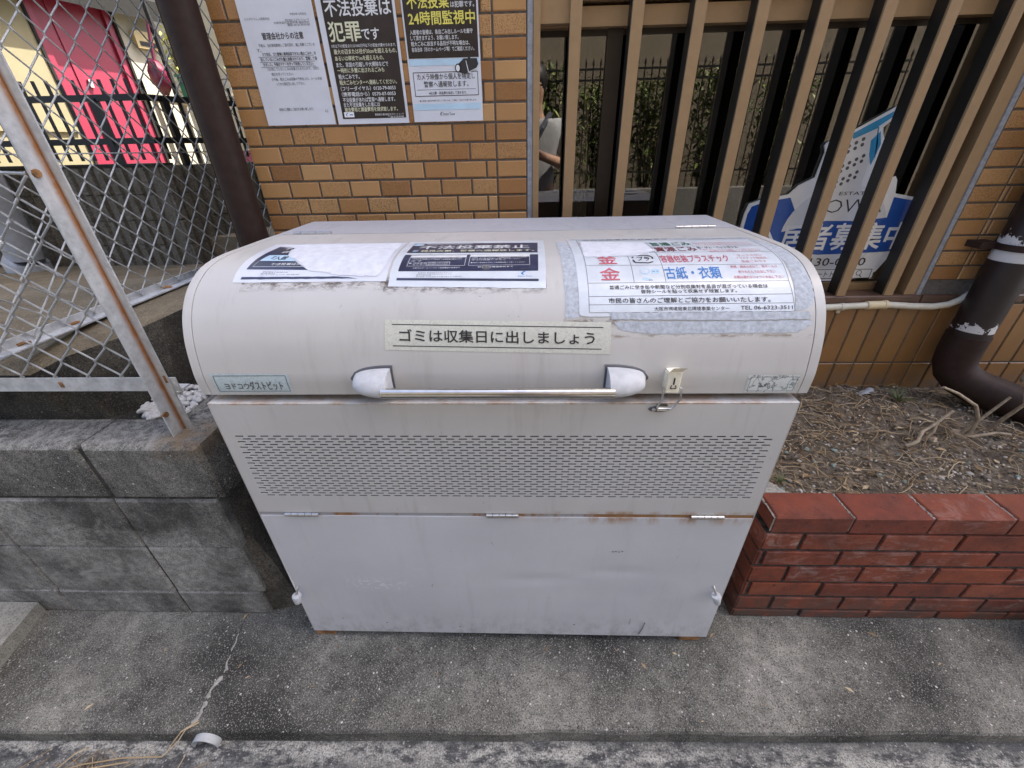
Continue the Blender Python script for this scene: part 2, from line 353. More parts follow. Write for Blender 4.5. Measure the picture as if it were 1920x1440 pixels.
PAPER = plain('white_paper', (.66,.68,.735), .35, var=.05, scale=14)
PAPERL = plain('laminated_sheet', (.64,.68,.72), .28, var=.09, scale=20)
PAPERT = plain('torn_paper_core', (.67,.685,.735), .8, var=.1, scale=60, bump=.6)
INKB = plain('black_ink', (.030,.028,.032), .4)
INKG = plain('grey_ink', (.10,.10,.11), .4)
NAVY = plain('faded_navy_ink', (.035,.042,.085), .3, var=.35, scale=25)
PBLACK = plain('glossy_black_print', (.030,.023,.022), .28, var=.35, scale=22)
WINK = plain('white_ink', (.72,.73,.74), .4)
CRINK = plain('cream_ink', (.70,.70,.50), .4)
YINK = plain('yellow_ink', (.75,.68,.14), .4)
CYAN = plain('pale_blue_ink', (.48,.66,.80), .35, var=.1, scale=12)
REDINK = plain('faded_red_ink', (.55,.13,.17), .5)
PINKINK = plain('faint_red_ink', (.58,.26,.28), .5)
GRINK = plain('green_ink', (.05,.16,.11), .5)
MAROON = plain('maroon_ink', (.20,.05,.07), .5)
BLUEINK = plain('blue_ink', (.05,.21,.52), .5)
SIGNB = plain('sign_blue', (.028,.10,.40), .25, var=.06)
SIGNC = plain('sign_cyan', (.05,.30,.55), .3, var=.25, scale=9)
SILVER = plain('sign_silver', (.74,.75,.78), .3, var=.12, scale=8)
SIGNW = plain('sign_white', (.88,.89,.90), .3, var=.04)
TAPE = plain('frayed_cloth_tape', (.44,.47,.51), .75, var=.22, scale=120, bump=.5)
STRIP = m_crackle('crackled_label', (.62,.62,.54), (.36,.36,.31), 130, .5)
BADGE = m_crackle('pale_blue_badge', (.52,.61,.62), (.25,.29,.30), 95, .35)
CAUT = m_crackle('cracked_sticker', (.66,.69,.66), (.16,.19,.2), 42, .85)
PINK = plain('pink_door_paint', (.23,.015,.042), .45, var=.08, scale=6)
CREAMW = plain('cream_wall', (.22,.195,.115), .8, var=.08, scale=4)
WHITEW = plain('white_wall', (.33,.31,.25), .8, var=.08, scale=5)
GREYM = plain('grey_flashing', (.022,.022,.021), .8, 0, spec=.1)
BEIGEW = plain('beige_render', (.175,.145,.105), .85, var=.08, scale=5, bump=.2)
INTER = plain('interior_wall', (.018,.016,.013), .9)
CURT = plain('white_curtain', (.55,.54,.50), .9, var=.1)
LEAF1, LEAF2 = m_leaf('shrub_leaf', (.045,.08,.015), (.17,.21,.045)), m_leaf('grass_blade', (.05,.075,.02), (.16,.19,.07))
BARK = plain('bark', (.10,.075,.05), .9, var=.3, scale=60, bump=.5)
STICK = plain('bleached_stick', (.31,.25,.175), .85, var=.35, scale=60, bump=.4)

# ------------------------------------------------------------------ lettering
FLAT_CACHE = {}
def glyphs(s, bold):
    cu = bpy.data.curves.new('t', 'FONT'); cu.body = s; cu.size = 1; cu.resolution_u = 2; cu.offset = bold
    o = bpy.data.objects.new('t', cu); COL.objects.link(o)
    dg = bpy.context.evaluated_depsgraph_get(); ev = o.evaluated_get(dg); me = ev.to_mesh()
    v = [(p.co.x, p.co.y) for p in me.vertices]; f = [tuple(p.vertices) for p in me.polygons]
    ev.to_mesh_clear(); bpy.data.objects.remove(o); bpy.data.curves.remove(cu)
    return v, f
class Sheet:
    """collects flat shapes in sheet coordinates (u,v) and maps them on to a surface fn(u, v, offset)"""
    def __init__(s, fn, cut=None, base=.0008): s.fn = fn; s.mb = {}; s.cut = cut; s.base = base
    def _add(s, vs, fs, key, off):
        s.mb.setdefault(key, []).append((vs, fs, off))
    def text(s, t, u0, u1, v0, v1, key, bold=.012, off=.0004, tilt=0):
        v, f = glyphs(t, min(bold, .006))
        if not v: return
        xs = [p[0] for p in v]; ys = [p[1] for p in v]; ax, bx, ay, by = min(xs), max(xs), min(ys), max(ys)
        if len(t) > 1: ay, by = min(ay, -.05), max(by, .70)
        vs = []
        for p in v:
            a = (p[0]-ax)/(bx-ax); vs.append((u0+a*(u1-u0), v0+(p[1]-ay)/(by-ay)*(v1-v0)+tilt*a))
        d = max(0, bold-.006)*.9; kx, ky = (u1-u0)/(bx-ax)*d, (v1-v0)/(by-ay)*d      # heavier weight: strokes laid over each other
        for i, (a, b) in enumerate(((0,0),(kx,0),(-kx,0),(0,ky),(0,-ky)) if d > .002 else ((0,0),)): s._add([(p[0]+a, p[1]+b) for p in vs], f, key, off+.00005*i)
    def poly(s, pts, key, off=.0002): s._add(list(pts), [tuple(range(len(pts)))], key, off)
    def rect(s, u0, v0, u1, v1, key, off=.0002): s.poly([(u0,v0),(u1,v0),(u1,v1),(u0,v1)], key, off)
    def line(s, a, b, w, key, off=.0003):
        d = Vector((b[0]-a[0], b[1]-a[1])); n = Vector((-d.y, d.x)).normalized()*w/2
        s.poly([(a[0]+n.x,a[1]+n.y),(a[0]-n.x,a[1]-n.y),(b[0]-n.x,b[1]-n.y),(b[0]+n.x,b[1]+n.y)], key, off)
    def frame(s, u0, v0, u1, v1, w, key, off=.0003):
        for a, b in (((u0,v0),(u1,v0)),((u1,v0),(u1,v1)),((u1,v1),(u0,v1)),((u0,v1),(u0,v0))): s.line(a, b, w, key, off)
    def disc(s, c, ru, rv, key, off=.0003, n=20, a0=0): s.poly([(c[0]+ru*math.cos(2*math.pi*i/n+a0), c[1]+rv*math.sin(2*math.pi*i/n+a0)) for i in range(n)], key, off)
    def build(s, key, name, mat, parent):
        bm = bmesh.new(); lay = bm.verts.layers.float.new('off')
        for vs, fs, off in s.mb.get(key, []):
            bv = []
            for p in vs:
                q = bm.verts.new((p[0], p[1], 0)); q[lay] = off; bv.append(q)
            for f in fs:
                try: bm.faces.new([bv[i] for i in f])
                except ValueError: pass
        bmesh.ops.triangulate(bm, faces=bm.faces[:])
        if s.cut:
            lo, hi, step = s.cut; k = lo
            while k < hi:
                bmesh.ops.bisect_plane(bm, geom=bm.verts[:]+bm.edges[:]+bm.faces[:], plane_co=(0,k,0), plane_no=(0,1,0)); k += step
        for f in bm.faces:
            if f.normal.z < 0: f.normal_flip()
        for q in bm.verts: q.co = s.fn(q.co.x, q.co.y, s.base+q[lay])
        me = bpy.data.meshes.new(name); bm.to_mesh(me); bm.free(); me.materials.append(mat)
        o = bpy.data.objects.new(name, me); COL.objects.link(o); attach(o, parent); return o
def ragged(pts, step=.006, amp=.0015, closed=True):
    out = []; n = len(pts)
    for i in range(n if closed else n-1):
        a, b = Vector(pts[i]), Vector(pts[(i+1)%n]); d = b-a; L = d.length; k = max(1, int(L/step)); nn = Vector((-d.y, d.x)).normalized() if L else Vector((0,0))
        for j in range(k):
            p = a+d*j/k; e = random.uniform(-amp, amp) if j else 0; out.append((p.x+nn.x*e, p.y+nn.y*e))
    return out

# ================================================================== SETTING
YW = .7687                                                  # face of the tiled wall
# --- pavement slab with its kerb edge, road in front
def kerb_y(x): return -.232+.0186*x
mb = MB(); xs = np.linspace(-6, 9, 151); rows = []
prof = [(0.0,-.060),(0.0,-.012),(.004,-.004),(.012,0)]
vs = []; nprof = len(prof)+1
for i, x in enumerate(xs):
    j = random.uniform(-.0035, .0035)
    for (dy, z) in prof: vs.append((x, kerb_y(x)+dy+j*(1 if z > -.03 else .3), z+random.uniform(-.0012,.0012)*(z > -.03)))
    vs.append((x, .8, 0))
fs = [(i*nprof+k, (i+1)*nprof+k, (i+1)*nprof+k+1, i*nprof+k+1) for i in range(len(xs)-1) for k in range(nprof-1)]
mb.add(vs, fs); tag(mb.build('pavement', PAVE), kind='structure')
k = N('road_surface'); x, y, z = k.xyz()
c = k.mix(k.ramp(k.noise(3, 5), [(.35, 0), (.7, 1)]), (.045,.046,.048), (.085,.084,.082))
g = k.noise(190, 4, .75); c = k.mix(k.ramp(g, [(.38, .7), (.52, 0)]), c, (.015,.015,.015))
d = k.math('SUBTRACT', k.math('ABSOLUTE', k.math('ADD', y, .262)), 0)
nn = k.noise(26, 9, .78, k.co((.6,1.3,1)))
efl = k.math('MULTIPLY', k.ramp(k.math('ADD', d, k.math('MULTIPLY', k.math('SUBTRACT', k.noise(7, 4), .5), .09)), [(.0, 1), (.06, 0)]), k.ramp(nn, [(.43, 0), (.55, 1)]))
efl = k.math('MULTIPLY', efl, k.ramp(k.noise(240, 2), [(.36, .25), (.55, 1)]))
c = k.mix(efl, c, k.mix(k.noise(90, 4), (.26,.25,.22), (.62,.60,.53)))
cell = k.n('TexVoronoi', i_Scale=170); k.l(k.tc.outputs['Object'], cell.inputs['Vector']); sep = k.n('SeparateColor'); k.l(cell.outputs['Color'], sep.inputs[0])
c = k.mix(k.math('MULTIPLY', k.math('MULTIPLY', k.ramp(sep.outputs[0], [(.85, 0), (.9, 1)]), k.ramp(cell.outputs['Distance'], [(.25,1),(.5,0)])), .6), c, (.5,.48,.44))
k.col(c); k.rough(.9); k.bump(k.mix(.5, g, k.noise(25, 5)), .8, .008)
mb = MB(); mb.grid(lambda u, v: (-120+240*u, -120+240*v, -.058), 40, 40); mb.v = [(a, b, z if (abs(a) > 8 or abs(b) > 8 or b < .1) else z) for a, b, z in mb.v]
tag(mb.build('road', k.m), kind='structure')
# repaired crack running across the pavement
pts = [(-.863,.055),(-.852,.0),(-.841,-.063),(-.826,-.106),(-.836,-.154),(-.829,-.205),(-.838,-.245)]
mb = MB(); L = []; R_ = []; fine = []
for i in range(len(pts)-1):
    for j in range(7): fine.append(Vector(pts[i]).lerp(Vector(pts[i+1]), j/7))
for i, p in enumerate(fine):
    w = (.0004+.0028*abs(math.sin(i*.45))**2+random.uniform(0,.0018))*(1.7 if i > 18 else .6)
    jx = random.uniform(-.003,.003); zz = .0012 if i % 9 not in (4,) and i > 6 else -.004; L.append((p.x-w+jx, p.y, zz)); R_.append((p.x+w+jx+random.uniform(0,.002), p.y, zz))
n = len(L); mid = [((a[0]+b[0])/2, a[1], a[2]+.0022) for a, b in zip(L, R_)]
mb.add(L+mid+R_, [(i,i+1,n+i+1,n+i) for i in range(n-1)]+[(n+i,n+i+1,2*n+i+1,2*n+i) for i in range(n-1)])
tag(mb.build('crack_filler', CAPM), kind='structure')
mb = MB(); L = []; R_ = []
for i, p in enumerate(fine):
    w = .0009+random.uniform(0,.0012); jx = random.uniform(-.004,.004)+.003; L.append((p.x-w+jx, p.y, .0006)); R_.append((p.x+w+jx, p.y, .0006))
n = len(L); mb.add(L+R_, [(i,i+1,n+i+1,n+i) for i in range(n-1) if i % 11 != 5]); tag(mb.build('crack', SLABD), kind='structure')
# --- raised alley beside the bin, its side face and the lower ground beyond
top = [(-1.194,.178,.84),(-1.128,.226,.87),(-1.053,.31,.885),(-1.015,.414,.898),(-1.006,.6,.90),(-1.0,.9,.90),(-.98,1.6,.90)]
base = [(-1.19,.185,.69),(-1.10,.2,.69),(-1.02,.25,.69),(-.985,.33,.69),(-.985,.6,.69),(-.985,.9,.69),(-.97,1.6,.69)]
mb = MB(); n = len(top)
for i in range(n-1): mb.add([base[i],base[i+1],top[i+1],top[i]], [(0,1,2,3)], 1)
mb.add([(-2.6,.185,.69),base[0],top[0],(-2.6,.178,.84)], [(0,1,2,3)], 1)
back = [(-1.32,.178,.84),(-1.32,.226,.86),(-1.32,.31,.875),(-1.32,.414,.885),(-1.32,.6,.89),(-1.32,.9,.89),(-1.32,1.6,.89)]
for i in range(n-1): mb.add([top[i],top[i+1],back[i+1],back[i]], [(0,1,2,3)], 0)
mb.add([(-2.6,.178,.84),top[0],back[0],(-2.6,.178,.84)], [(0,1,2,3)], 0)
mb.add([(-2.6,.178,.84),(-1.32,.178,.84),(-1.32,.9,.88),(-2.6,.9,.8)], [(0,1,2,3)], 0)
mb.add([(-1.32,.9,.88),(-1.32,1.6,.89),(-1.8,1.6,.72),(-2.6,.9,.8)], [(0,1,2,3)], 0)
mb.add([(-2.6,.9,.8),(-1.8,1.6,.72),(-1.5,2.7,.53),(-4.8,2.7,.53),(-4.8,.9,.66),(-2.6,.178,.84)], [(0,1,2,3,4,5)], 0)
mb.add([(-1.32,1.6,.89),(-.98,1.6,.90),(-.9,2.7,.6),(-1.5,2.7,.53),(-1.8,1.6,.72)], [(0,1,2,3,4)], 0)
mb.add([(-1.5,2.7,.53),(-.9,2.7,.6),(-.9,14,.6),(-1.5,14,.53)], [(0,1,2,3)], 0)
tag(mb.build('alley_path', [SLABT, SLABD]), kind='structure')
mb = MB(); mb.box(-14, -1.2, 2.75, 30, .3, .72); tag(mb.build('ground_behind', SLABT), kind='structure')
# --- soil of the planter
rng = np.random.RandomState(3)
sx = np.linspace(.70, 2.9, 111); syy = np.linspace(.172, .775, 41); H = rng.rand(41, 111)
for _ in range(2): H = (H+np.roll(H,1,0)+np.roll(H,-1,0)+np.roll(H,1,1)+np.roll(H,-1,1))/5
def soil_h(x, y):
    a = min(110, max(0, int((x-.70)/2.2*110))); b = min(40, max(0, int((y-.172)/.603*40)))
    return .432+.05*(H[b, a]-.5)+.014*math.sin(3*x+5*y)
mb = MB(); mb.add([(x, y, soil_h(x, y)) for y in syy for x in sx], [(j*111+i, j*111+i+1, (j+1)*111+i+1, (j+1)*111+i) for j in range(40) for i in range(110)])
tag(mb.build('soil', SOIL, smooth=True, angle=80), kind='structure')

# ================================================================== TILED BUILDING
bld = thing('tiled_building', (0, 2, 0), 'ochre tiled apartment building with a barred window behind the bin', 'building')
mb = MB(); g = .0055; XL = -.8121; ZJ = 1.3805
def row_tiles(x0, x1, z0, z1, cuts):
    for a, b in zip(cuts[:-1], cuts[1:]):
        if b-a > .008: mb.tile(a+g/2, b-g/2, z0+g/2, z1-g/2, YW, YW+.008)
for kk in range(-18, 22):
    z1 = ZJ-kk*.05; z0 = z1-.05
    if z0 < .38: continue
    e = -.029
    cuts = [XL]+([] if kk % 2 else [XL+.05])
    while cuts[-1]+.1 < e-.001: cuts.append(cuts[-1]+.1)
    if e-cuts[-1] < .012: cuts.pop()
    cuts += [e, .0665]; row_tiles(XL, .0665, z0, z1, cuts)
    if z0 > .84:
        cuts = [1.474, 1.570] + ([1.633] if kk % 2 else [1.586])
        while cuts[-1] < 4.2: cuts.append(cuts[-1]+.1)
        row_tiles(1.474, 4.2, z0, z1, cuts)
    if z0 > 1.92: row_tiles(.0665, 1.474, z0, z1, [.0665+.1*i for i in range(15)])
mb.build('tile_facing', TILE, bld)
mb = MB(); px = .0735
for i in range(54):
    a = .10+i*px
    for z0, z1 in ((.556,.793),(.32,.556)): mb.tile(a+.003, a+px-.003, z0+.003, z1-.003, YW, YW+.008)
mb.build('base_tile_facing', TILEL, bld)
mb = MB(); yb = YW+.004                                     # grouted wall with the window opening left free
for (a, b, c, d) in ((XL+.003,.0665,.0,7.5),(.0665,1.474,.0,.826),(1.474,9,.0,7.5),(.0665,1.474,1.92,7.5)): mb.box(a, b, yb, yb+.2, c, d)
mb.box(XL+.003, 9, YW+1.6, 5, 0, 7.5); mb.box(XL+.003, XL+.2, yb+.2, YW+1.6, 0, 7.5); mb.box(XL+.2, 9, yb+.2, YW+1.6, 2.3, 2.5)
mb.build('wall', GROUT, bld)
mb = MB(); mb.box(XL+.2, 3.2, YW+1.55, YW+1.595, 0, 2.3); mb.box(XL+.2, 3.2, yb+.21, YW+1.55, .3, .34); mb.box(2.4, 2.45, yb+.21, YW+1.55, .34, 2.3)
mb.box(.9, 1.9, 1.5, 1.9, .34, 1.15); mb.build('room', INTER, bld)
mb = MB()
for i in range(9):
    a = .4+i*.36
    mb.tile(a+.002, a+.358, .797, .8265, YW-.004, YW+.02, .003); mb.box(a+.002, a+.358, YW-.001, YW+.09, .8225, .8285)
mb.build('sill', SILLM, bld)
# window: frame, rails, stiles, pane, slats
YG = YW+.088
mb = MB(); mb.box(.084, .103, YW-.002, YW+.11, .829, 1.92); mb.box(1.418, 1.458, YW+.006, YW+.11, .829, 1.92)
mb.box(.103, 1.408, YW+.05, YW+.11, 1.604, 1.648); mb.box(.103, 1.408, YW+.035, YW+.11, 1.657, 1.92)
mb.box(.103, .19, YW+.012, YW+.05, 1.606, 1.92)
mb.box(.103, 1.408, YW+.066, YW+.11, .829, .856)
frame = mb.build('window_frame', BRONZE, bld)
mb = MB(); mb.box(.30, .345, YG-.012, YG-.003, .856, 1.604); mb.box(1.39, 1.408, YG-.010, YG-.003, .856, 1.604)
mb.box(.103, .30, YG-.003, YG-.001, .856, .905); mb.box(.345, .8, YG-.003, YG-.001, .856, .905); mb.box(.8, 1.39, YG-.003, YG-.001, .856, .862); mb.box(.103, 1.39, YG-.004, YG-.001, 1.590, 1.604)
mb.build('sash', BRONZED, frame)
mb = MB(); mb.add([(.103,YG,.856),(1.408,YG,.856),(1.408,YG,1.604),(.103,YG,1.604)], [(0,1,2,3)]); mb.build('pane', GLASS, frame)
mb = MB(); mb.box(.0675, .083, YW+.001, YW+.012, .829, 1.92); mb.box(1.459, 1.473, YW+.002, YW+.012, .829, 1.92); mb.build('sealant', SEAL, frame)
for i in range(8):
    a = .1830+i*.1655
    mb = MB(); mb.tile(a, a+.0315, .8288, 1.92, YW-.004, YW+.004, .0012); mb.box(a+.0004, a+.0311, YW+.004, YW+.050, .8288, 1.92, 1)
    s_ = mb.build('slat', [BRONZE, SLATD], frame)
mb = MB()
def cur(u, v):
    w = .012+.075*(1-v)**1.3; return (.255+.004*v+(u-.5)*w, YG+.05+.012*math.sin(u*22)*(1-v*.5), .86+v*.62)
mb.grid(cur, 30, 12); tag(mb.build('curtain', CURT, smooth=True), 'narrow white gathered curtain hanging behind the first window pane', 'curtain')

# --- estate sign standing inside the window
YS = YG-.012
sg = thing('window_sign', (1.1, YS, .858), 'blue and silver tower shaped vacancy sign standing behind the window bars', 'sign')
fnS = lambda u, v, d: (u, YS-d, v)
out = [(.815,1.03),(.818,1.10),(.826,1.13),(.873,1.146),(.950,1.158),(.975,1.185),(1.02,1.208),(1.026,1.28),(1.018,1.298),(1.024,1.308),(1.04,1.314),(1.108,1.347),(1.204,1.402),(1.212,1.385),(1.207,1.372),(1.18,1.345),(1.186,1.33),(1.206,1.298),(1.20,1.24),(1.22,1.206),(1.262,1.196),(1.278,1.207),(1.288,1.196),(1.30,1.155),(1.372,1.142),(1.398,1.135),(1.405,1.05),(1.40,.985),(1.372,.955),(1.352,.91),(1.343,.893),(1.31,.878),(1.284,.868),(1.21,.8605),(1.13,.8605),(1.09,.875),(1.02,.91),(.96,.965),(.83,1.0)]
mb = MB(); mb.prism(out, lambda u, v, d: (u, YS+d, v), 0, .006); mb.build('board', SIGNW, sg)
sh = Sheet(fnS, base=.0006)
sh.poly([(.826,1.035),(.828,1.098),(.836,1.122),(.875,1.136),(.958,1.148),(.99,1.10),(.99,.99)], 'blue'); sh.poly([(1.30,1.144),(1.37,1.132),(1.39,1.126),(1.396,1.05),(1.392,.99),(1.31,.98)], 'blue')
sh.disc((1.135,1.03), .175, .155, 'silver', .0003, 40)
sh.poly([(.83,1.012),(1.0,1.045),(1.1,1.072),(1.2,1.070),(1.29,1.078),(1.397,1.09),(1.392,.985),(1.365,.966),(1.24,.960),(1.11,.957),(1.0,.97),(.9,.99)], 'blue', .0006)
sh.poly([(1.07,1.09),(1.05,1.20),(1.045,1.30),(1.108,1.338),(1.165,1.365),(1.16,1.335),(1.172,1.30),(1.175,1.20),(1.20,1.09)], 'tower', .0006)
sh.poly([(1.085,1.327),(1.20,1.390),(1.196,1.372),(1.162,1.347),(1.180,1.302),(1.19,1.25),(1.166,1.345),(1.10,1.315)], 'cyan', .0009)
sh.poly([(1.155,1.31),(1.175,1.335),(1.190,1.30),(1.183,1.24),(1.166,1.27)], 'cyan', .0009)
for r in range(9):
    for c_ in range(5):
        if (r % 3) == 2: continue
        sh.disc((1.072+c_*.0185+.0022*r*(-1 if r > 4 else .4), 1.168+r*.0155+c_*.0095), .0055, .0055, 'dots', .0011, 10)
sh.text('ESTATE', 1.115, 1.215, 1.152, 1.163, 'ink', .004, .0010); sh.text('TOWA', 1.035, 1.275, 1.094, 1.141, 'ink', -.012, .0010)
sh.text('入居者募集中', .878, 1.398, .972, 1.062, 'white', .02, .0010, tilt=.002)
sh.text('06-6130-0100', .985, 1.292, .915, .945, 'ink', .008, .0010)
sh.poly([(1.05,.868),(1.05,.905),(1.335,.908),(1.338,.872)], 'box', .0005); sh.frame(1.06, .870, 1.328, .903, .0022, 'ink', .0010)
sh.text('エステートトーワ', 1.07, 1.24, .876, .896, 'ink', .004, .0010)
for i in range(14):
    a, b = 2*math.pi*i/14, 2*math.pi*(i+1)/14; sh.line((1.285+.009*math.cos(a), .890+.009*math.sin(a)), (1.285+.009*math.cos(b), .890+.009*math.sin(b)), .002, 'ink', .0011)
sh.line((1.290,.883),(1.298,.874), .0028, 'ink', .0011)
for key, nm, mt in (('blue','blue_panel',SIGNB),('silver','silver_disc',SILVER),('tower','tower_picture',SILVER),('cyan','cyan_face',SIGNC),('dots','window_dots',INKG),('ink','lettering',INKB),('white','white_lettering',SIGNW),('box','search_box',SIGNW)): sh.build(key, nm, mt, sg)

# --- three notices on the tiled wall
PY = [0,30,80,92,138,178,233]; PZ = [1.668,1.634,1.578,1.564,1.504,1.4495,1.384]
zpy = lambda p: float(np.interp(p, PY, PZ))
def wall_sheet(x0, x1, z0, z1, name, label, mat, tilt=0):
    t = thing(name, ((x0+x1)/2, YW, z0), label, 'notice')
    ta, tb = random.uniform(-.004,.004), random.uniform(0,.006)
    wob = lambda u, v: ta*(u-x0)+tb*(v-z0)
    def fn(u, v, d): return (u, YW-.0026-d-wob(u, v), v+tilt*(u-x0))
    mb = MB(); mb.grid(lambda a, b: fn(x0+a*(x1-x0), z0+b*(z1-z0), 0), 12, 16); n = len(mb.v)
    mb.build('paper', mat, t, True); return t, Sheet(fn, None, .0007)
def lines(sh, rows, key, x0, w, h=.0095, bold=.006, off=.0003):
    for (s, ua, ub, py) in rows:
        zc = zpy(py); sh.text(s, x0+w*ua, x0+w*ub, zc-h/2, zc+h/2, key, bold, off)
tA, sh = wall_sheet(-.7245, -.5155, 1.3855, 1.6825, 'paper_notice', 'white typed A4 letter taped on the tiles, leftmost notice on the wall', PAPER)
lines(sh, [('管理会社からの注意',.24,.80,64)], 'ink', -.7245, .209, .0155, .014)
lines(sh, [('エスタワイム 入居者各位',.06,.40,31),('令和4年12月吉日',.68,.90,24),('株式会社 エステートトーワ',.60,.92,35),('大阪市淀川区西中島 電話受付',.44,.92,39.5),('電話 06-6130-0100',.62,.92,44)], 'grey', -.7245, .209, .0055, .0)
lines(sh, [('平素は、当社管理業務にご協力頂き、誠に有難うございま',.16,.93,82),('す。',.12,.18,91),('①分別していないごみは収集されませんので、分別と',.20,.92,124),('曜日を守ってください。',.24,.55,133),('②今後、粗大ごみは収集の予約を入れ、シールを貼',.22,.93,142),('ってから指定日に出して下さい。',.27,.68,150),('皆様のご理解とご協力をお願い致します。',.22,.72,198),('以上',.88,.93,203)], 'grey', -.7245, .209, .0075, .004)
lines(sh, [('さて先日、ゴミ置場に通常回収できない粗大ごみや、分',.18,.92,98),('別していないごみが大量に放置されており、警報して頂',.14,.92,107),('きました。今後はマナーを守って利用してください。',.16,.86,115.5)], 'ink', -.7245, .209, .0078, .012)
for py in (98,107,115.5): sh.line((-.70, zpy(py)-.0062), (-.54, zpy(py)-.0062), .0008, 'ink')
sh.build('ink', 'bold_lettering', INKB, tA); sh.build('grey', 'fine_lettering', INKG, tA)
tB, sh = wall_sheet(-.5065, -.2895, 1.3845, 1.6845, 'paper_notice', 'white bordered black poster about dumping being a crime, middle notice on the wall', PAPER)
X0, WW = -.4935, .1975
sh.rect(-.490, 1.398, -.297, 1.676, 'panel', .0001)
lines(sh, [('不法投棄は',.05,.97,16)], 'white', X0, WW, .036, .017)
lines(sh, [('犯罪',.05,.50,60)], 'cream', X0, WW, .043, .017); lines(sh, [('です',.51,.76,66)], 'white', X0, WW, .025, .017)
lines(sh, [('5年以下の懲役または1000万円以下の罰金が課せられます。',.05,.98,87.5)], 'white', X0, WW, .0078, .004)
lines(sh, [('最大の辺または径が30cmを超えるもの、',.07,.98,97.5),('あるいは棒状で1mを超えるもの、',.07,.78,109),('一時的に多量に出されるごみも',.07,.76,130),('粗大ごみセンターへ連絡してください。',.07,.92,151),('撤去費用と調査費用を請求致します。',.07,.88,202)], 'cream', X0, WW, .0112, .014)
lines(sh, [('また、家庭の引越しや大掃除などで',.07,.83,120),('粗大ごみです。',.07,.38,141),('（フリーダイヤル）0120-79-0053',.07,.89,161.5),('（携帯電話から）0570-07-0053',.07,.88,171.5),('不法投棄があれば警察へ通報します。',.07,.86,182),('また不法投棄をした者には',.07,.62,192)], 'white', X0, WW, .0112, .014)
lines(sh, [('管理会社 株式会社エステートトーワ',.52,.96,213.5),('℡ 06-6130-0100',.72,.96,219)], 'white', X0, WW, .0055, .004)
sh.rect(-.484, 1.402, -.454, 1.415, 'logo', .0003)
sh.build('panel', 'black_panel', PBLACK, tB); sh.build('white', 'lettering', WINK, tB); sh.build('cream', 'cream_lettering', CRINK, tB); sh.build('logo', 'logo_box', SIGNW, tB)
s2 = Sheet(sh.fn, None, .0008); s2.poly([(-.480,1.4085),(-.474,1.4135),(-.470,1.413),(-.476,1.409),(-.474,1.404),(-.477,1.4045)], 'l'); s2.rect(-.468,1.4065,-.457,1.4095,'l'); s2.build('l', 'logo', BLUEINK, tB)
tC, sh = wall_sheet(-.2735, -.0655, 1.3855, 1.6825, 'paper_notice', 'surveillance camera warning poster with black top and pale blue bottom, right notice on wall', PAPER)
X0, WW = -.2695, .200
sh.rect(-.2690, 1.5365, -.0700, 1.677, 'panel', .0001); sh.rect(-.2690, 1.520, -.0700, 1.5345, 'blue', .0001); sh.rect(-.2690, 1.415, -.0700, 1.430, 'blue', .0001)
lines(sh, [('不法投棄',.06,.63,9)], 'yellow', X0, WW, .031, .017); lines(sh, [('は犯罪です。',.65,.97,16.5)], 'white', X0, WW, .0125, .014)
lines(sh, [('24時間監視中',.06,.97,40)], 'yellow', X0, WW, .029, .017)
lines(sh, [('入居者の皆様は、各自ごみ出しルールを厳守',.06,.93,66),('して頂きますよう、お願い致します。',.06,.73,77),('粗大ごみに該当する品目が不明な場合は、',.06,.88,88),('各自治体（市のホームページ等）でご確認ください。',.06,.94,98)], 'white', X0, WW, .0105, .010)
sh.frame(-.2615, 1.449, -.0755, 1.5045, .0016, 'ink', .0002)
lines(sh, [('カメラ映像から個人を特定し',.09,.93,145),('警察へ通報致します。',.18,.83,158)], 'ink', X0, WW, .0145, .008)
sh.line((-.255, 1.464), (-.083, 1.464), .0008, 'ink', .0002)
lines(sh, [('※処分費・調査費を負担して頂きます。',.24,.80,173.5)], 'ink', X0, WW, .0075, .006); lines(sh, [('◆入居者の皆様が快適に暮らして頂くため、ご理解・ご協力をお願い致します。',.09,.94,188)], 'ink', X0, WW, .0045, .0)
lines(sh, [('Estate Towa',.42,.60,216)], 'grey', X0, WW, .0075, .0)
sh.poly([(-.194,1.405),(-.189,1.410),(-.186,1.410),(-.191,1.405),(-.189,1.400),(-.192,1.4005)], 'grey')
# the surveillance camera picture
sh.poly([(-.128,1.523),(-.113,1.534),(-.076,1.534),(-.072,1.521),(-.079,1.510),(-.112,1.4985),(-.126,1.502)], 'ink', .0005)
sh.rect(-.101, 1.533, -.094, 1.540, 'ink', .0005); sh.disc((-.130,1.5125), .0095, .0105, 'ink', .0005); sh.disc((-.131,1.5125), .0055, .0075, 'wh2', .0008)
sh.poly([(-.108,1.529),(-.106,1.529),(-.1,1.503),(-.102,1.5025)], 'wh2', .0008); sh.line((-.1,1.503),(-.074,1.513), .0012, 'wh2', .0008)
for key, nm, mt in (('panel','black_panel',PBLACK),('blue','blue_band',CYAN),('yellow','yellow_lettering',YINK),('white','lettering',WINK),('ink','dark_lettering',INKB),('grey','logo',INKG),('wh2','camera_highlight',WINK)): sh.build(key, nm, mt, tC)

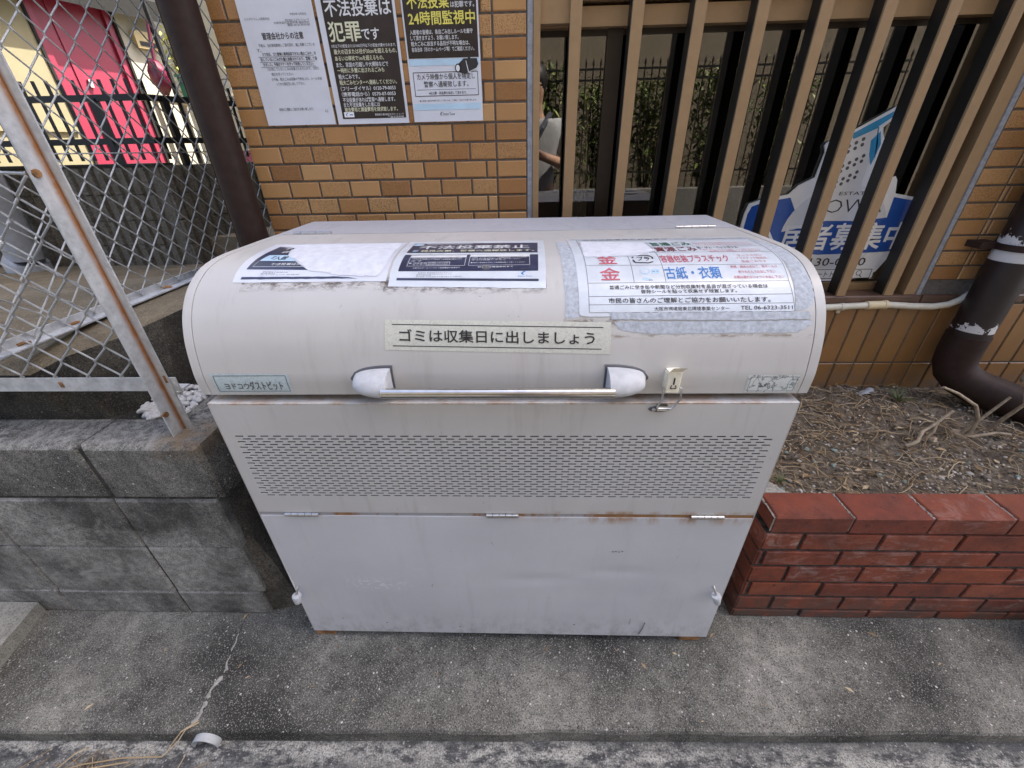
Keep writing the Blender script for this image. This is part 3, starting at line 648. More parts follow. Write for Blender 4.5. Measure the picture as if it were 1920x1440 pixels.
# ================================================================== DUST BIN
HW = .600; PROF = [(.008,.886),(.006,.922),(.009,.948),(.015,.98),(.023,1.007),(.037,1.038),(.053,1.061),(.073,1.0815),(.094,1.096),(.124,1.1105),(.16,1.1195),(.2,1.1235),(.24,1.1245),(.335,1.1247),(.43,1.1247)]
def cat(P, n=8):
    P = [np.array(p) for p in P]; P = [2*P[0]-P[1]]+P+[2*P[-1]-P[-2]]; o = []
    for i in range(1, len(P)-2):
        for j in range(n):
            t = j/n; o.append(.5*((2*P[i])+(-P[i-1]+P[i+1])*t+(2*P[i-1]-5*P[i]+4*P[i+1]-P[i+2])*t*t+(-P[i-1]+3*P[i]-3*P[i+1]+P[i+2])*t**3))
    o.append(P[-2]); return np.array(o)
PF = cat(PROF); PS = np.concatenate([[0], np.cumsum(np.hypot(*np.diff(PF, axis=0).T))])
def lid_pt(x, s, d):
    yy, zz = np.interp(s, PS, PF[:,0]), np.interp(s, PS, PF[:,1]); e = .004
    ty = np.interp(s+e, PS, PF[:,0])-np.interp(s-e, PS, PF[:,0]); tz = np.interp(s+e, PS, PF[:,1])-np.interp(s-e, PS, PF[:,1]); L = math.hypot(ty, tz)
    return (x, float(yy-tz/L*d), float(zz+ty/L*d))
bn = thing('dust_bin', (0, .33, 0), 'large beige metal rubbish storage bin with a rounded lid and notices taped on it', 'dust bin')
# lid
mb = MB(); x0, x1 = -.5865, .5925
vs = []
for (y, z) in PF: vs += [(x0, y, z), (x1, y, z)]
mb.add(vs, [(2*i, 2*i+1, 2*i+3, 2*i+2) for i in range(len(PF)-1)])
mb.add([(x0,.008,.886),(x1,.008,.886),(x1,.026,.886),(x0,.026,.886),(x0,.026,.9),(x1,.026,.9)], [(3,2,1,0),(4,5,2,3)])
lid = mb.build('lid', LID, bn, True, 60)
for (a, b, sg_) in ((-.6055,-.5878,-1), (.5938,.6115,1)):
    mb = MB(); vs = []
    for (y, z) in PF: vs += [(a, y, z+.0004), (b, y, z+.0004)]
    n = len(PF); mb.add(vs, [(2*i, 2*i+1, 2*i+3, 2*i+2) for i in range(n-1)])
    for xx in (a, b): mb.add([(xx, y, z+.0004) for y, z in PF]+[(xx,.43,.886)], [tuple(range(n+1))])
    mb.add([(a,.008,.886),(b,.008,.886),(b,.43,.886),(a,.43,.886)], [(3,2,1,0)])
    mb.build('end_cap', LID, lid, True, 50)
mb = MB(); mb.box(-.605, .6105, .434, .655, 1.116, 1.1247); mb.box(-.605,.6105,.648,.655,.87,1.116); mb.build('top_panel', PAINTT, bn)
# perforated upper panel with real slots
mb = MB(); xa, xb, za, zb = -.598, .598, .5525, .869; pitch, ln, sh_ = .0278, .0178, .0034; rows = 24; zt_, dz = .785, .00762
edges_z = [za]
rowz = [zt_-r*dz for r in range(rows)]
prev = zb
for r, zc in enumerate(rowz):
    mb.add([(xa,0,zc+sh_/2),(xb,0,zc+sh_/2),(xb,0,prev),(xa,0,prev)], [(0,1,2,3)])
    x = -.571+(pitch/2 if r % 2 else 0); last = xa
    while x+ln < .585:
        mb.add([(last,0,zc-sh_/2),(x,0,zc-sh_/2),(x,0,zc+sh_/2),(last,0,zc+sh_/2)], [(0,1,2,3)])
        mb.add([(x,0,zc-sh_/2),(x+ln,0,zc-sh_/2),(x+ln,.0012,zc-sh_/2),(x,.0012,zc-sh_/2)], [(0,1,2,3)])
        last = x+ln; x += pitch
    mb.add([(last,0,zc-sh_/2),(xb,0,zc-sh_/2),(xb,0,zc+sh_/2),(last,0,zc+sh_/2)], [(0,1,2,3)]); prev = zc-sh_/2
mb.add([(xa,0,za),(xb,0,za),(xb,0,prev),(xa,0,prev)], [(0,1,2,3)])
mb.add([(xa,0,zb),(xb,0,zb),(xb,.0016,zb+.0012),(xa,.0016,zb+.0012)], [(0,1,2,3)])
mb.add([(xa,.0016,zb+.0012),(xb,.0016,zb+.0012),(xb,.040,zb),(xa,.040,zb)], [(0,1,2,3)])
mb.add([(xa,0,za),(xb,0,za),(xb,.012,za),(xa,.012,za)], [(3,2,1,0)])
mb.build('perforated_panel', PAINTU, bn)
mb = MB(); mb.box(-.600, -.5985, .0, .65, .03, .869); mb.box(.5985, .600, .0, .65, .03, .869); mb.box(-.5985, .5985, .648, .65, .03, .869); mb.box(-.5985,.5985,.01,.65,.03,.034); mb.build('side_panel', PAINTS, bn)
mb = MB(); mb.box(-.597, .597, .06, .645, .04, .80); mb.build('shade_box', BLACKIN, bn)  # near-black box put in for the shade of the hollow bin
mb = MB(); mb.box(-.597, .597, .0012, .02, .5415, .5525); mb.build('rusty_seam', SEAM, bn)
# lower flap, slightly buckled sheet
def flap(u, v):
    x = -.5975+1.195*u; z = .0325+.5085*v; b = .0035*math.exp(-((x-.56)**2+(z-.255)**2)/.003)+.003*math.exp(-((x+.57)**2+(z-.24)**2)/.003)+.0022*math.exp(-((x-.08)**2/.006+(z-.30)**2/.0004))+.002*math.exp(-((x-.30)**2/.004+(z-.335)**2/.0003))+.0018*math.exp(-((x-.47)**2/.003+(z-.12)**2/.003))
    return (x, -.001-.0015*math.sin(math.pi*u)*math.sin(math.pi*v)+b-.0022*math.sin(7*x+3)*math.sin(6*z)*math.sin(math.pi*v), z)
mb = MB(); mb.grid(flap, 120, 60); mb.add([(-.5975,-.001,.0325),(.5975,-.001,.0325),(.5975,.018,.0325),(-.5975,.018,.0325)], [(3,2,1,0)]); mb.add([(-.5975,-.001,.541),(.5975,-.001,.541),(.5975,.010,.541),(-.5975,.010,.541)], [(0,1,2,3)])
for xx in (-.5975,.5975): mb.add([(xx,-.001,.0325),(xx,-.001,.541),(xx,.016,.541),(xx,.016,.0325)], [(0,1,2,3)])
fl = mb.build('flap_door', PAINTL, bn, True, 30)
mb = MB()                                                  # dents and scratches: fine raised wires of scraped primer
mb.tube([(.395,-.0032,.045),(.402,-.0035,.075),(.405,-.0035,.105)], .0012, 5); mb.tube([(.36,-.0035,.095),(.361,-.0036,.125)], .0006, 5)
for (x, z) in ((-.49,.105),(-.36,.085),(.2,.09),(-.14,.07),(.28,.42),(.287,.421),(.295,.419),(.303,.422)): mb.blob((x,-.0035,z), .003, .0008, .0016, 0, 6, 4, .3)
mb.build('scratch', INKG, fl)
for (x0h, x1h) in ((-.531,-.446),(-.037,.041),(.449,.526)):
    mb = MB(); n = 5; w = (x1h-x0h)/n
    for i in range(n): mb.tube([(x0h+i*w+.0006,-.004,.549),(x0h+(i+1)*w-.0006,-.004,.549)], .0052, 10)
    mb.build('hinge', HINGE, bn, True)
for (x0h, x1h) in ((-.556,-.455),(.447,.548)):
    mb = MB(); n = 5; w = (x1h-x0h)/n
    for i in range(n): mb.tube([(x0h+i*w+.0008,.433,1.1275),(x0h+(i+1)*w-.0008,.433,1.1275)], .005, 10)
    mb.build('hinge', HINGE, bn, True)
for x in (-.57, .555):
    mb = MB(); mb.tile(x-.03, x+.03, .002, .032, .004, .06, .002); mb.build('foot', RUST, bn); mb = MB(); mb.tile(x-.03, x+.03, .002, .032, .56, .62, .002); mb.build('foot', RUST, bn)
# plastic corner stops on the flap
for (x, z, tl) in ((-.587,.222,-.1), (.569,.247,.28)):
    mb = MB(); d = Vector((tl, -.1, -1)).normalized(); a = Vector((x, -.0165, z+.016))
    prf = [(0,.004),(.0004,.0118),(.004,.0128),(.018,.0105),(.030,.0085),(.034,.005),(.035,.0005)]
    mb.tube([a+d*t for t, r in prf], [r for t, r in prf], 12)
    kn = mb.build('stop_knob', WHITEP, fl, True)
    mb = MB(); mb.tube([a-d*.018+Vector((0,.014,0)), a-d*.004, a+d*.004], .003, 8); mb.build('pin', HINGE, kn, True)
# handle
hd = None
mb = MB(); mb.tube([(-.214,-.038,.916),(.224,-.038,.916)], .0105, 16); hd = mb.build('handle', STEEL, bn, True)
for sgn, xo, xi in ((-1,-.283,-.206),(1,.292,.216)):
    mb = MB(); nS, nA = 10, 14; vs = []
    for i in range(nS+1):
        t = i/nS; x = xo+(xi-xo)*t; k_ = math.sqrt(max(0, 1-(1-t)**2.4))
        p = .004+.056*k_**.8; h0, h1 = .921-.023*k_, .926+.021*k_
        for j in range(nA+1):
            th = math.pi*j/nA; cz = (h0+h1)/2; zz = cz-math.cos(th)*(h1-h0)/2
            yy = .010-p*(math.sin(th)**.55)*(1-.25*(zz-h0)/(h1-h0+1e-6))
            vs.append((x, yy, zz))
    fs = [(i*(nA+1)+j, (i+1)*(nA+1)+j, (i+1)*(nA+1)+j+1, i*(nA+1)+j+1) for i in range(nS) for j in range(nA)]
    fs += [tuple(nS*(nA+1)+j for j in range(nA+1))]
    mb.add(vs, fs); mb.build('handle_mount', WHITEP, hd, True, 50)
    mb = MB(); vs = []; xg = xo+.0045*(-1 if xo < 0 else 1); xe = xi+.0045*(1 if xo < 0 else -1)
    for i in range(nS+1):
        t = i/nS; x = xg+(xe-xg)*t; k_ = math.sqrt(max(0, 1-(1-t)**2.4)); h0, h1 = .920-.024*k_, .927+.0255*k_
        for j in range(nA+1):
            th = math.pi*j/nA; vs.append((x, .013-.0085*(math.sin(th)**.4)-(.003 if j in (0,nA) else 0)*0, (h0+h1)/2-math.cos(th)*(h1-h0)/2))
    mb.add(vs, fs[:-1]); mb.build('gasket', INKG, hd, True, 60)
# latch
mb = MB(); mb.tile(.3285, .3535, .8985, .944, -.011, .010, .0012); mb.add([(.3285,-.010,.944),(.3535,-.010,.944),(.356,-.022,.958),(.331,-.022,.958),(.331,-.0245,.960),(.356,-.0245,.960)], [(0,1,2,3),(3,2,5,4)])
mb.box(.3265, .3284, -.006, .010, .898, .940); mb.box(.3536, .3555, -.006, .010, .898, .940)
lt = mb.build('latch', LATCHM, bn)
mb = MB(); mb.box(.3397, .3423, -.0120, -.0111, .918, .931); mb.blob((.341,-.0114,.931), .0016,.0008,.0018); mb.box(.3355,.3465,-.0120,-.0111,.9085,.9095); mb.tube([(.337,-.0122,.9165),(.336,-.0125,.911),(.339,-.0128,.909)], .0009, 5); mb.tube([(.345,-.0122,.9165),(.3465,-.0125,.911),(.343,-.0128,.909)], .0009, 5); mb.build('keyhole', BLACKIN, lt)
mb = MB(); mb.tube([(.3255,-.007,.909),(.3232,-.010,.909),(.3240,-.014,.888),(.3175,-.013,.8655),(.3200,-.013,.8635),(.3440,-.013,.8635),(.3475,-.013,.8655),(.3590,-.014,.888),(.3580,-.010,.909),(.3560,-.007,.909)], .0021, 8); mb.build('wire_loop', HINGE, lt, True)
mb = MB(); mb.blob((.327,-.001,.8555), .0225, .0032, .0075, 0, 16, 6); mb.build('catch_plate', INKG, lt, True)
mb = MB(); mb.box(.3185, .3395, -.011, -.002, .8645, .8685); mb.box(.3185,.3395,-.0125,-.0105,.858,.8685); mb.build('hook', STEEL, lt)
for x in (.315,.339): mb = MB(); mb.blob((x,-.0048,.8553), .004,.002,.004,0,10,5); mb.build('screw', HINGE, lt, True)
# ---- stickers that are part of the bin
def lid_sheet(pts, key, name, mat, parent, off, cutstep=.006, amp=None):
    s_ = Sheet(lid_pt, (0, .58, cutstep), 0); s_.poly(ragged(pts, .008, amp) if amp else pts, key, off); return s_.build(key, name, mat, parent)
st = lid_sheet([(-.2119,.0969),(.2199,.0858),(.2196,.1463),(-.2084,.1549)], 'p', 'label_strip', STRIP, lid, .0006); tag(st, 'cream strip label asking to put rubbish out on collection day')
def stm(u, v):                                             # strip coordinates 0..1 on to the lid
    return (-.2105+u*.4302, .0965+v*.0585+u*(-.0098))
sh = Sheet(lambda a, b, d: lid_pt(*stm(a, b), d), (0, 1, .1), .0010)
sh.text('ゴミは収集日に出しましょう', .067, .93, .29, .70, 'ink', .014, .0001); sh.line((.035,.845),(.965,.845), .028, 'ink', 0); sh.line((.035,.15),(.96,.15), .028, 'ink', 0)
sh.build('ink', 'lettering', INKB, st)
bd = lid_sheet([(-.572,.0055),(-.4145,.005),(-.412,.0488),(-.573,.0505)], 'p', 'maker_badge', BADGE, lid, .0006); tag(bd, 'pale blue name badge at the left end of the lid')
sh = Sheet(lid_pt, (0,.06,.008), .0010); sh.frame(-.566,.0095,-.419,.0455,.0012,'i'); sh.text('ヨドコウ',-.550,-.500,.0145,.0290,'i',.01,.0001); sh.text('ダストピット',-.499,-.430,.0125,.0335,'i',.018,.0001); sh.build('i','lettering',INKG,bd)
cs = lid_sheet([(.489,.0032),(.5845,.003),(.5836,.0419),(.4874,.0423)], 'p', 'caution_sticker', CAUT, lid, .0006); tag(cs, 'small cracked illegible sticker at the right end of the lid')
sh = Sheet(lid_pt, (0,.06,.008), .0010); sh.frame(.4925,.0065,.5805,.0385,.0009,'i')
for i in range(26): sh.disc((random.uniform(.497,.535), random.uniform(.016,.025)), random.uniform(.0006,.0024), random.uniform(.0006,.0018), 'i', .0001, 6)
sh.build('i','faded_marks',INKG,cs)

# ================================================================== NOTICES ON THE LID
nA = thing('torn_notice', (-.37,.25,1.125), 'laminated white notice on the lid with most of its printed face torn away', 'notice')
edge = ragged([(-.5191,.2352),(-.2122,.2346),(-.2160,.448),(-.5330,.452)], .012, .0006)
lid_sheet(edge, 'p', 'sheet', PAPER, nA, .0010)
sh = Sheet(lid_pt, (.2,.5,.008), .0013)
sh.poly([(-.505,.2735),(-.375,.269),(-.392,.281),(-.414,.302),(-.437,.325),(-.449,.3405),(-.462,.375),(-.466,.392),(-.4620,.401),(-.473,.408),(-.486,.410),(-.508,.4205)], 'navy', 0)
sh.poly([(-.494,.308),(-.414,.304),(-.442,.331),(-.446,.340),(-.490,.343)], 'cy', .0003)
sh.line((-.496,.283),(-.392,.281), .0012, 'wh', .0003); sh.line((-.496,.283),(-.494,.306), .0008, 'wh', .0003)
sh.text('不法投棄はか', -.462, -.398, .2865, .2965, 'wh', .01, .0004); sh.text('『入居', -.474, -.441, .311, .332, 'ink', .014, .0006); sh.text('自', -.472, -.460, .356, .372, 'wh', .014, .0004); sh.text('不', -.486, -.464, .386, .406, 'wh', .02, .0004)
sh.poly(ragged([(-.505,.2435),(-.27,.2425),(-.29,.2465),(-.31,.2485),(-.505,.2505)], .01, .0006), 'navy', 0)
for i, (a, b, v) in enumerate(((-.468,-.412,.2665),(-.468,-.415,.2625),(-.47,-.44,.2590),(-.47,-.39,.2555))): sh.text(('株式会社エステートトーワ','大阪市淀川区西中島','電話受付','06-6130-0100 管理部')[i], a, b, v-.0014, v+.0014, 'gr', 0, 0)
sh.build('navy','dark_print',NAVY,nA); sh.build('cy','blue_band',CYAN,nA); sh.build('wh','lettering',WINK,nA); sh.build('ink','dark_lettering',INKB,nA); sh.build('gr','fine_lettering',INKG,nA)
rim = [(-.372,.266),(-.30,.2505),(-.235,.2462),(-.224,.262),(-.220,.33),(-.222,.43),(-.24,.4385),(-.30,.436),(-.36,.440),(-.43,.437),(-.50,.434),(-.512,.425),(-.487,.411),(-.464,.403),(-.458,.380),(-.446,.342),(-.411,.303)]
lid_sheet(rim, 'p', 'torn_layer', PAPERT, nA, .0021, .006, .0022)
nB = thing('dumping_notice', (-.06,.25,1.125), 'laminated navy and white no dumping notice, middle sheet on the lid', 'notice')
ed = lid_sheet(ragged([(-.2065,.2215),(.0985,.2135),(.1020,.4520),(-.2130,.4560)], .012, .0006), 'p', 'sheet', PAPERL, nB, .0010)
sh = Sheet(lid_pt, (.2,.5,.008), .0013)
sh.poly([(-.1937,.345),(.085,.336),(.0873,.425),(-.1956,.432)], 'navy', 0); sh.poly([(-.1925,.261),(.0842,.2575),(.0857,.3245),(-.1932,.3325)], 'navy', 0); sh.poly([(-.192,.236),(.0847,.230),(.0847,.236),(-.192,.2425)], 'navy', 0)
sh.text('不法投棄禁止', -.175, .068, .374, .407, 'wh', .022, .0003, -.004); sh.text('発見次第、警察へ通報致します。', -.166, .078, .350, .364, 'cr', .016, .0003, -.004); sh.text('即', -.183, -.172, .350, .364, 'cy', .016, .0003)
sh.disc((-.183,.417), .013, .010, 'cy', .0003); sh.line((-.165,.424),(-.06,.420), .0035, 'wh', .0003)
for (a, b) in ((-.178,-.062),(-.054,.068)):
    sh.poly([(a,.314),(b,.312),(b,.325),(a,.3265)], 'wh', .0003); sh.frame(a, .277, b, .328, .0008, 'wh', .0003)
for i, (t, a, b, v) in enumerate((('自転車や家具家電の不法投棄を発見した場合には直ちに通報',-.173,-.07,.309),('してください防犯カメラで確認の上損害賠償を請求いたし',-.173,-.07,.303),('ます',-.173,-.15,.297),('■ 環境事業',-.176,-.14,.288),('センター',-.168,-.14,.282),('受付電話 0120-79-0053',-.137,-.096,.289),('携帯電話 0570-07-0053',-.137,-.096,.283),('大阪市のホームページにて品目確認が出来ます',-.165,-.07,.270),('冷蔵庫・テレビ・エアコン・洗濯機は家電リサイクル法対象',-.05,.062,.309),('処分の際は販売店等にお問い合わせください',-.05,.05,.303),('市では収集しません',-.05,.02,.298),('■ 粗大ごみは必ず予約して処理券を貼って出してください',-.05,.058,.287),('詳しくは管理会社まで',-.035,.035,.271))): sh.text(t, a, b, v-.0020, v+.0020, 'wh', .006, .0004)
sh.frame(-.1395,.279,-.093,.2925,.0006,'wh',.0003)
for i, (t, a, b, v) in enumerate((('管理会社 株式会社エステートトーワ',-.152,-.085,.2555),('大阪市淀川区西中島 エステートビル',-.155,-.085,.2515),('06-6130-0100',-.155,-.125,.2478),('受付時間 午前九時から午後六時まで 水曜定休',-.155,-.065,.2446))): sh.text(t, a, b, v-.0015, v+.0015, 'gr', 0, 0)
sh.poly([(.050,.2515),(.056,.2575),(.060,.257),(.054,.2515),(.057,.247),(.053,.2475)], 'bl', 0); sh.text('Estate Towa', .045, .072, .2415, .2455, 'bl', 0, 0)
sh.disc((-.018,.270), .010, .0085, 'cg', .0002); sh.line((.025,.306),(.035,.262), .0008, 'cg', .0002); sh.line((.045,.262),(.08,.27), .0008, 'cg', .0002)
for key, nm, mt in (('navy','navy_print',NAVY),('wh','lettering',WINK),('cr','cream_lettering',CRINK),('cy','blue_lettering',CYAN),('gr','fine_lettering',INKG),('bl','logo',BLUEINK),('cg','watermark',INKG)): sh.build(key, nm, mt, nB)
nC = thing('collection_notice', (.36,.2,1.1), 'white waste collection timetable fixed with frayed silver tape, rightmost sheet on the lid', 'notice')
tp = Sheet(lid_pt, (.1,.5,.008), 0)
tp.poly(ragged([(.1278,.4294),(.150,.4350),(.160,.30),(.1590,.1552),(.1343,.1553),(.131,.30)], .006, .0012), 't', .0006)
tp.poly(ragged([(.160,.452),(.568,.4500),(.570,.4360),(.160,.4440)], .006, .0008), 't', .0017)
tp.poly(ragged([(.2167,.1643),(.5815,.1622),(.5829,.1495),(.45,.1475),(.2194,.1512)], .005, .0012), 't', .0017)
tp.poly(ragged([(.2250,.1465),(.2335,.1326),(.2637,.1269),(.2966,.1234),(.5634,.1246),(.5863,.1390),(.587,.1470)], .005, .0012), 't', .0006)
tp.poly(ragged([(.5560,.43),(.5800,.42),(.5895,.35),(.5905,.2548),(.5935,.1931),(.5861,.1732),(.5698,.1655),(.556,.1655),(.562,.25)], .006, .0016), 't', .0006)
lid_sheet([(.160,.1620),(.163,.1585),(.178,.1565),(.555,.1585),(.566,.449),(.1556,.4560)], 'p', 'sheet', PAPERL, nC, .0011)
tp.build('t','tape',TAPE,nC)
sh = Sheet(lid_pt, (.1,.5,.008), .0014)
GL = lambda a, b, w=.0009: sh.line(a, b, w, 'gr', 0)
GL((.1785,.1638),(.1764,.446)); GL((.555,.1633),(.552,.224)); GL((.552,.224),(.556,.27)); GL((.556,.27),(.5605,.431)); GL((.175,.3294),(.5575,.3205)); GL((.1773,.2713),(.5555,.2681)); GL((.1783,.2235),(.552,.2243)); GL((.1786,.1949),(.5527,.1965)); GL((.1786,.1788),(.5532,.1791)); GL((.1797,.1638),(.555,.1633)); GL((.2657,.31),(.2654,.224)); GL((.3264,.41),(.3249,.2242)); GL((.1765,.435),(.5605,.431)); GL((.3264,.367),(.559,.362))
T = lambda s, a, b, v0, v1, key, bold=.014: sh.text(s, a, b, v0, v1, key, bold, .0003)
T('普通ごみ',.330,.417,.3735,.404,'green',.018); T('資源ごみ',.329,.415,.329,.3605,'maroon',.018); T('缶・びん・ペットボトル',.419,.503,.346,.360,'ink'); T('生ごみや紙くずなど日常生活から出るごみです',.424,.542,.387,.399,'pink',.004); T('大きさはおおむね最大の辺が三十センチ以内',.424,.542,.372,.383,'pink',.004); T('中身を空にしてから水洗いして出して下さい',.420,.539,.333,.341,'pink',.004); T('金属製の生活用品も入れて出せます',.435,.538,.3225,.331,'pink',.004)
T('容器包装プラスチック',.327,.460,.2775,.3070,'redb',.016); T('マークのない',.481,.530,.2995,.3075,'pink',.008); T('プラスチック製品は、',.474,.536,.2870,.2955,'pink',.008); T('普通ごみです',.480,.528,.2742,.2825,'pink',.008)
T('古紙・衣類',.327,.432,.2310,.2630,'blue',.018); T('新聞・雑誌は束ねて、段ボールは',.454,.542,.2578,.2654,'redb',.006); T('折りたたんでお出し下さい',.465,.534,.2436,.2512,'redb',.006); T('衣類は濡れないようにお出し下さい',.453,.546,.2302,.2372,'redb',.006)
T('金',.203,.241,.2300,.2625,'redb',.018); T('プラ',.282,.306,.286,.302,'ink',.02)
sh.text('金', .203, .241, .2752, .3120, 'redb', .018, .0003)
for seg in (((.275,.2795),(.302,.2775)),((.302,.2775),(.311,.282)),((.275,.2795),(.273,.290)),((.285,.3075),(.307,.308)),((.307,.308),(.313,.300)),((.313,.300),(.312,.293)),((.272,.297),(.276,.303))): sh.line(*seg, .0034, 'ink', .0003)
sh.disc((.289,.252), .010, .0085, 'bluef', .0002); sh.disc((.289,.2525), .0075, .006, 'paperf', .0004); sh.rect(.302,.246,.317,.2575,'lilac',.0001); T('新聞・衣類',.304,.315,.250,.253,'ink',0); sh.poly([(.280,.230),(.292,.2285),(.300,.231),(.298,.235),(.284,.2355)],'bluef',.0001); T('雑誌',.293,.301,.2275,.2305,'ink',0)
T('普通ごみに空き缶や新聞など分別収集対象品目が混ざっている場合は',.218,.511,.2090,.2178,'ink',.010); T('啓発シールを貼って収集せず残置します。',.276,.453,.2002,.2078,'ink',.010); T('市民の皆さんのご理解とご協力をお願いいたします。',.215,.512,.1813,.1915,'ink',.014); T('大阪市環境局東北環境事業センター',.299,.436,.1660,.1737,'ink',.006); T('TEL 06-6323-3511',.457,.551,.1668,.1743,'ink',.006)
T('ごみ収集曜日のお知らせ',.192,.384,.4375,.4445,'ink',.01); T('分別して決められた日に出して下さい',.40,.555,.4365,.4425,'ink',.006); T('ア',.178,.184,.395,.41,'redb',.01)
for key, nm, mt in (('gr','ruled_lines',INKG),('ink','dark_lettering',INKB),('green','green_lettering',GRINK),('maroon','maroon_lettering',MAROON),('redb','red_lettering',REDINK),('pink','faint_red_lettering',PINKINK),('blue','blue_lettering',BLUEINK),('bluef','blue_picture',CYAN),('paperf','picture_gap',PAPERL),('lilac','lilac_picture',CYAN)): sh.build(key, nm, mt, nC)
lid_sheet([(.1822,.4230),(.3201,.4010),(.3254,.3327),(.2862,.3073),(.2059,.3034),(.1780,.3074)], 'p', 'torn_patch', PAPERT, nC, .0021, .006, .002)

# ================================================================== LEFT: BLOCK WALL, FENCE, POST
bw = thing('block_wall', (-1.4,.12,0), 'low grey weathered concrete block wall left of the bin', 'block wall')
mb = MB(); zs = [(.0,.1145),(.1155,.3245),(.3275,.520),(.523,.701)]; ends = [-.780,-.766,-.760,-.738]
for i, ((z0, z1), xe) in enumerate(zip(zs, ends)):
    cuts = [xe,-1.045-.004*(3-i),-1.437-.004*(3-i),-1.83,-2.22,-2.6]
    for a, b in zip(cuts[1:], cuts[:-1]):
        nx = 14; bv = .006 if i < 3 else .011
        jit = random.uniform(-.0015,.0015)
        mb.tile(a+.0025, b-.0025, z0, z1, .066+jit, .182, bv, 0 if i < 3 else 1)
# L return beside the bin
mb.tile(-.872, -.740, .523, .700, .1835, .80, .008, 1)
mb.build('blocks', [BLOCK, BLOCKTOP], bw)
mb = MB(); mb.box(-2.6, -.79, .072, .178, .0, .69); mb.build('joint_mortar', MORTAR, bw)
def rough(u, v):
    y = .080+.75*u; z = .0+.52*v; x = -.768+.075*(1-v)**1.2+.012*math.sin(13*y+4*z)*math.sin(9*z)+random.uniform(-.004,.004)
    if u == 0: x = -.785+.004*v
    return (x, y, z)
mb = MB(); mb.grid(rough, 40, 24); mb.build('rough_render', ROUGHM, bw, True, 60)
stp = MB(); stp.prism([(-1.549,.064),(-1.521,-.073),(-1.47,-.24),(-3.5,-.24),(-3.5,.064)], lambda u, v, d: (u, v, d), -.05, .05); o = stp.build('concrete_step', [STEPM]); tag(o, 'pale low concrete step at the foot of the block wall', 'step')
# white gravel in the trench
mb = MB(); cnt = 0; poly = [(-1.035,.245),(-.97,.19),(-.878,.190),(-.878,.36),(-.985,.36)]
def inside(p, poly):
    c = False; n = len(poly)
    for i in range(n):
        (x1_, y1_), (x2_, y2_) = poly[i], poly[(i+1)%n]
        if (y1_ > p[1]) != (y2_ > p[1]) and p[0] < (x2_-x1_)*(p[1]-y1_)/(y2_-y1_)+x1_: c = not c
    return c
while cnt < 200:
    p = (random.uniform(-1.06,-.87), random.uniform(.18,.37))
    if inside(p, poly): mb.blob((p[0],p[1],random.uniform(.692,.706)), random.uniform(.0085,.0135), random.uniform(.007,.0105), random.uniform(.006,.008), random.uniform(0,3), 12, 8, .025); cnt += 1
tag(mb.build('white_gravel', PEB, smooth=True, angle=180), 'white rounded pebbles in the trench behind the block wall', 'gravel', kind='stuff')
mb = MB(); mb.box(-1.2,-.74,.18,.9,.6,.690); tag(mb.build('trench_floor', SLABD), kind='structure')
# chain link: one helper for both panels
def chain(fn, u0, u1, v0, v1, pu=.0845, pv=.080, r=.0022):
    mb = MB(); n = int((u1-u0)/(pu/2))+1; hv = pv/2
    for k in range(n):
        uc = u0+k*pu/2; pts = []; v = v0; i = 0
        while v <= v1+1e-6:
            sgn = 1 if (i+k) % 2 == 0 else -1
            uu = uc+sgn*pu/4
            jit = random.uniform(-.0012,.0012)
            for dv, dd in ((-.004,-1),(.004,1)): pts.append(fn(min(max(uu-sgn*.0015+jit,u0),u1), min(max(v+dv,v0),v1), .0022*dd*(1 if sgn > 0 else -1)))
            v += hv; i += 1
        if len(pts) > 2: mb.tube(pts, r, 6)
    return mb
cf = thing('chain_link_fence', (-.82,.13,.70), 'galvanised chain link fence on the block wall with a rust streaked angle post', 'fence')
mb = MB(); ra = []
PXA, PYA = -.825, .142
for zz, tag_ in ((.700,0),(1.9,0)):
    pass
nz = 120; zz_ = np.linspace(.698, 1.95, nz); cols = [(PXA-.001,PYA-.036),(PXA-.001,PYA-.024),(PXA-.001,PYA-.015),(PXA-.001,PYA-.009),(PXA-.001,PYA-.004),(PXA,PYA),(PXA+.003,PYA),(PXA+.006,PYA),(PXA+.010,PYA),(PXA+.015,PYA),(PXA+.021,PYA)]
rustw = [0,.06,.22,.52,.82,1,.85,.58,.28,.08,0]; vs = []; rv = []
for z in zz_:
    for (x, y), w in zip(cols, rustw): vs.append((x, y, z)); rv.append(w)
nc = len(cols); fs = [(j*nc+i, j*nc+i+1, (j+1)*nc+i+1, (j+1)*nc+i) for j in range(nz-1) for i in range(nc-1)]
mb.add(vs, fs); ps = mb.build('angle_post', GALVR, cf)
at = ps.data.attributes.new('rust', 'FLOAT', 'POINT'); at.data.foreach_set('value', rv)
md = ps.modifiers.new('thick', 'SOLIDIFY'); md.thickness = .0035; md.offset = -1
mb = MB(); mb.tube([(PXA-.006,PYA-.030,.765),(PXA+.004,PYA-.030,.765)], .007, 8); mb.tube([(PXA-.012,PYA-.026,1.291),(PXA+.003,PYA-.026,1.291)], .0075, 8); mb.build('bolt', RUST, ps, True)
mb = MB(); mb.box(-2.4,-.790,.147,.150,.8115,.849); mb.box(-2.4,-.790,.150,.178,.8115,.8145); rl = mb.build('bottom_rail', GALV, cf)
mb = MB(); mb.box(-1.090,-1.080,.1458,.1468,.823,.838); mb.box(-.832+.020,-.832+.026,.1405,.1416,.838,.858); mb.build('slot', RUST, rl)
chain(lambda u, v, d: (u, .152+d, v), -2.3, -.832, .849, 1.296).build('wire_mesh', WIRE, cf, True)
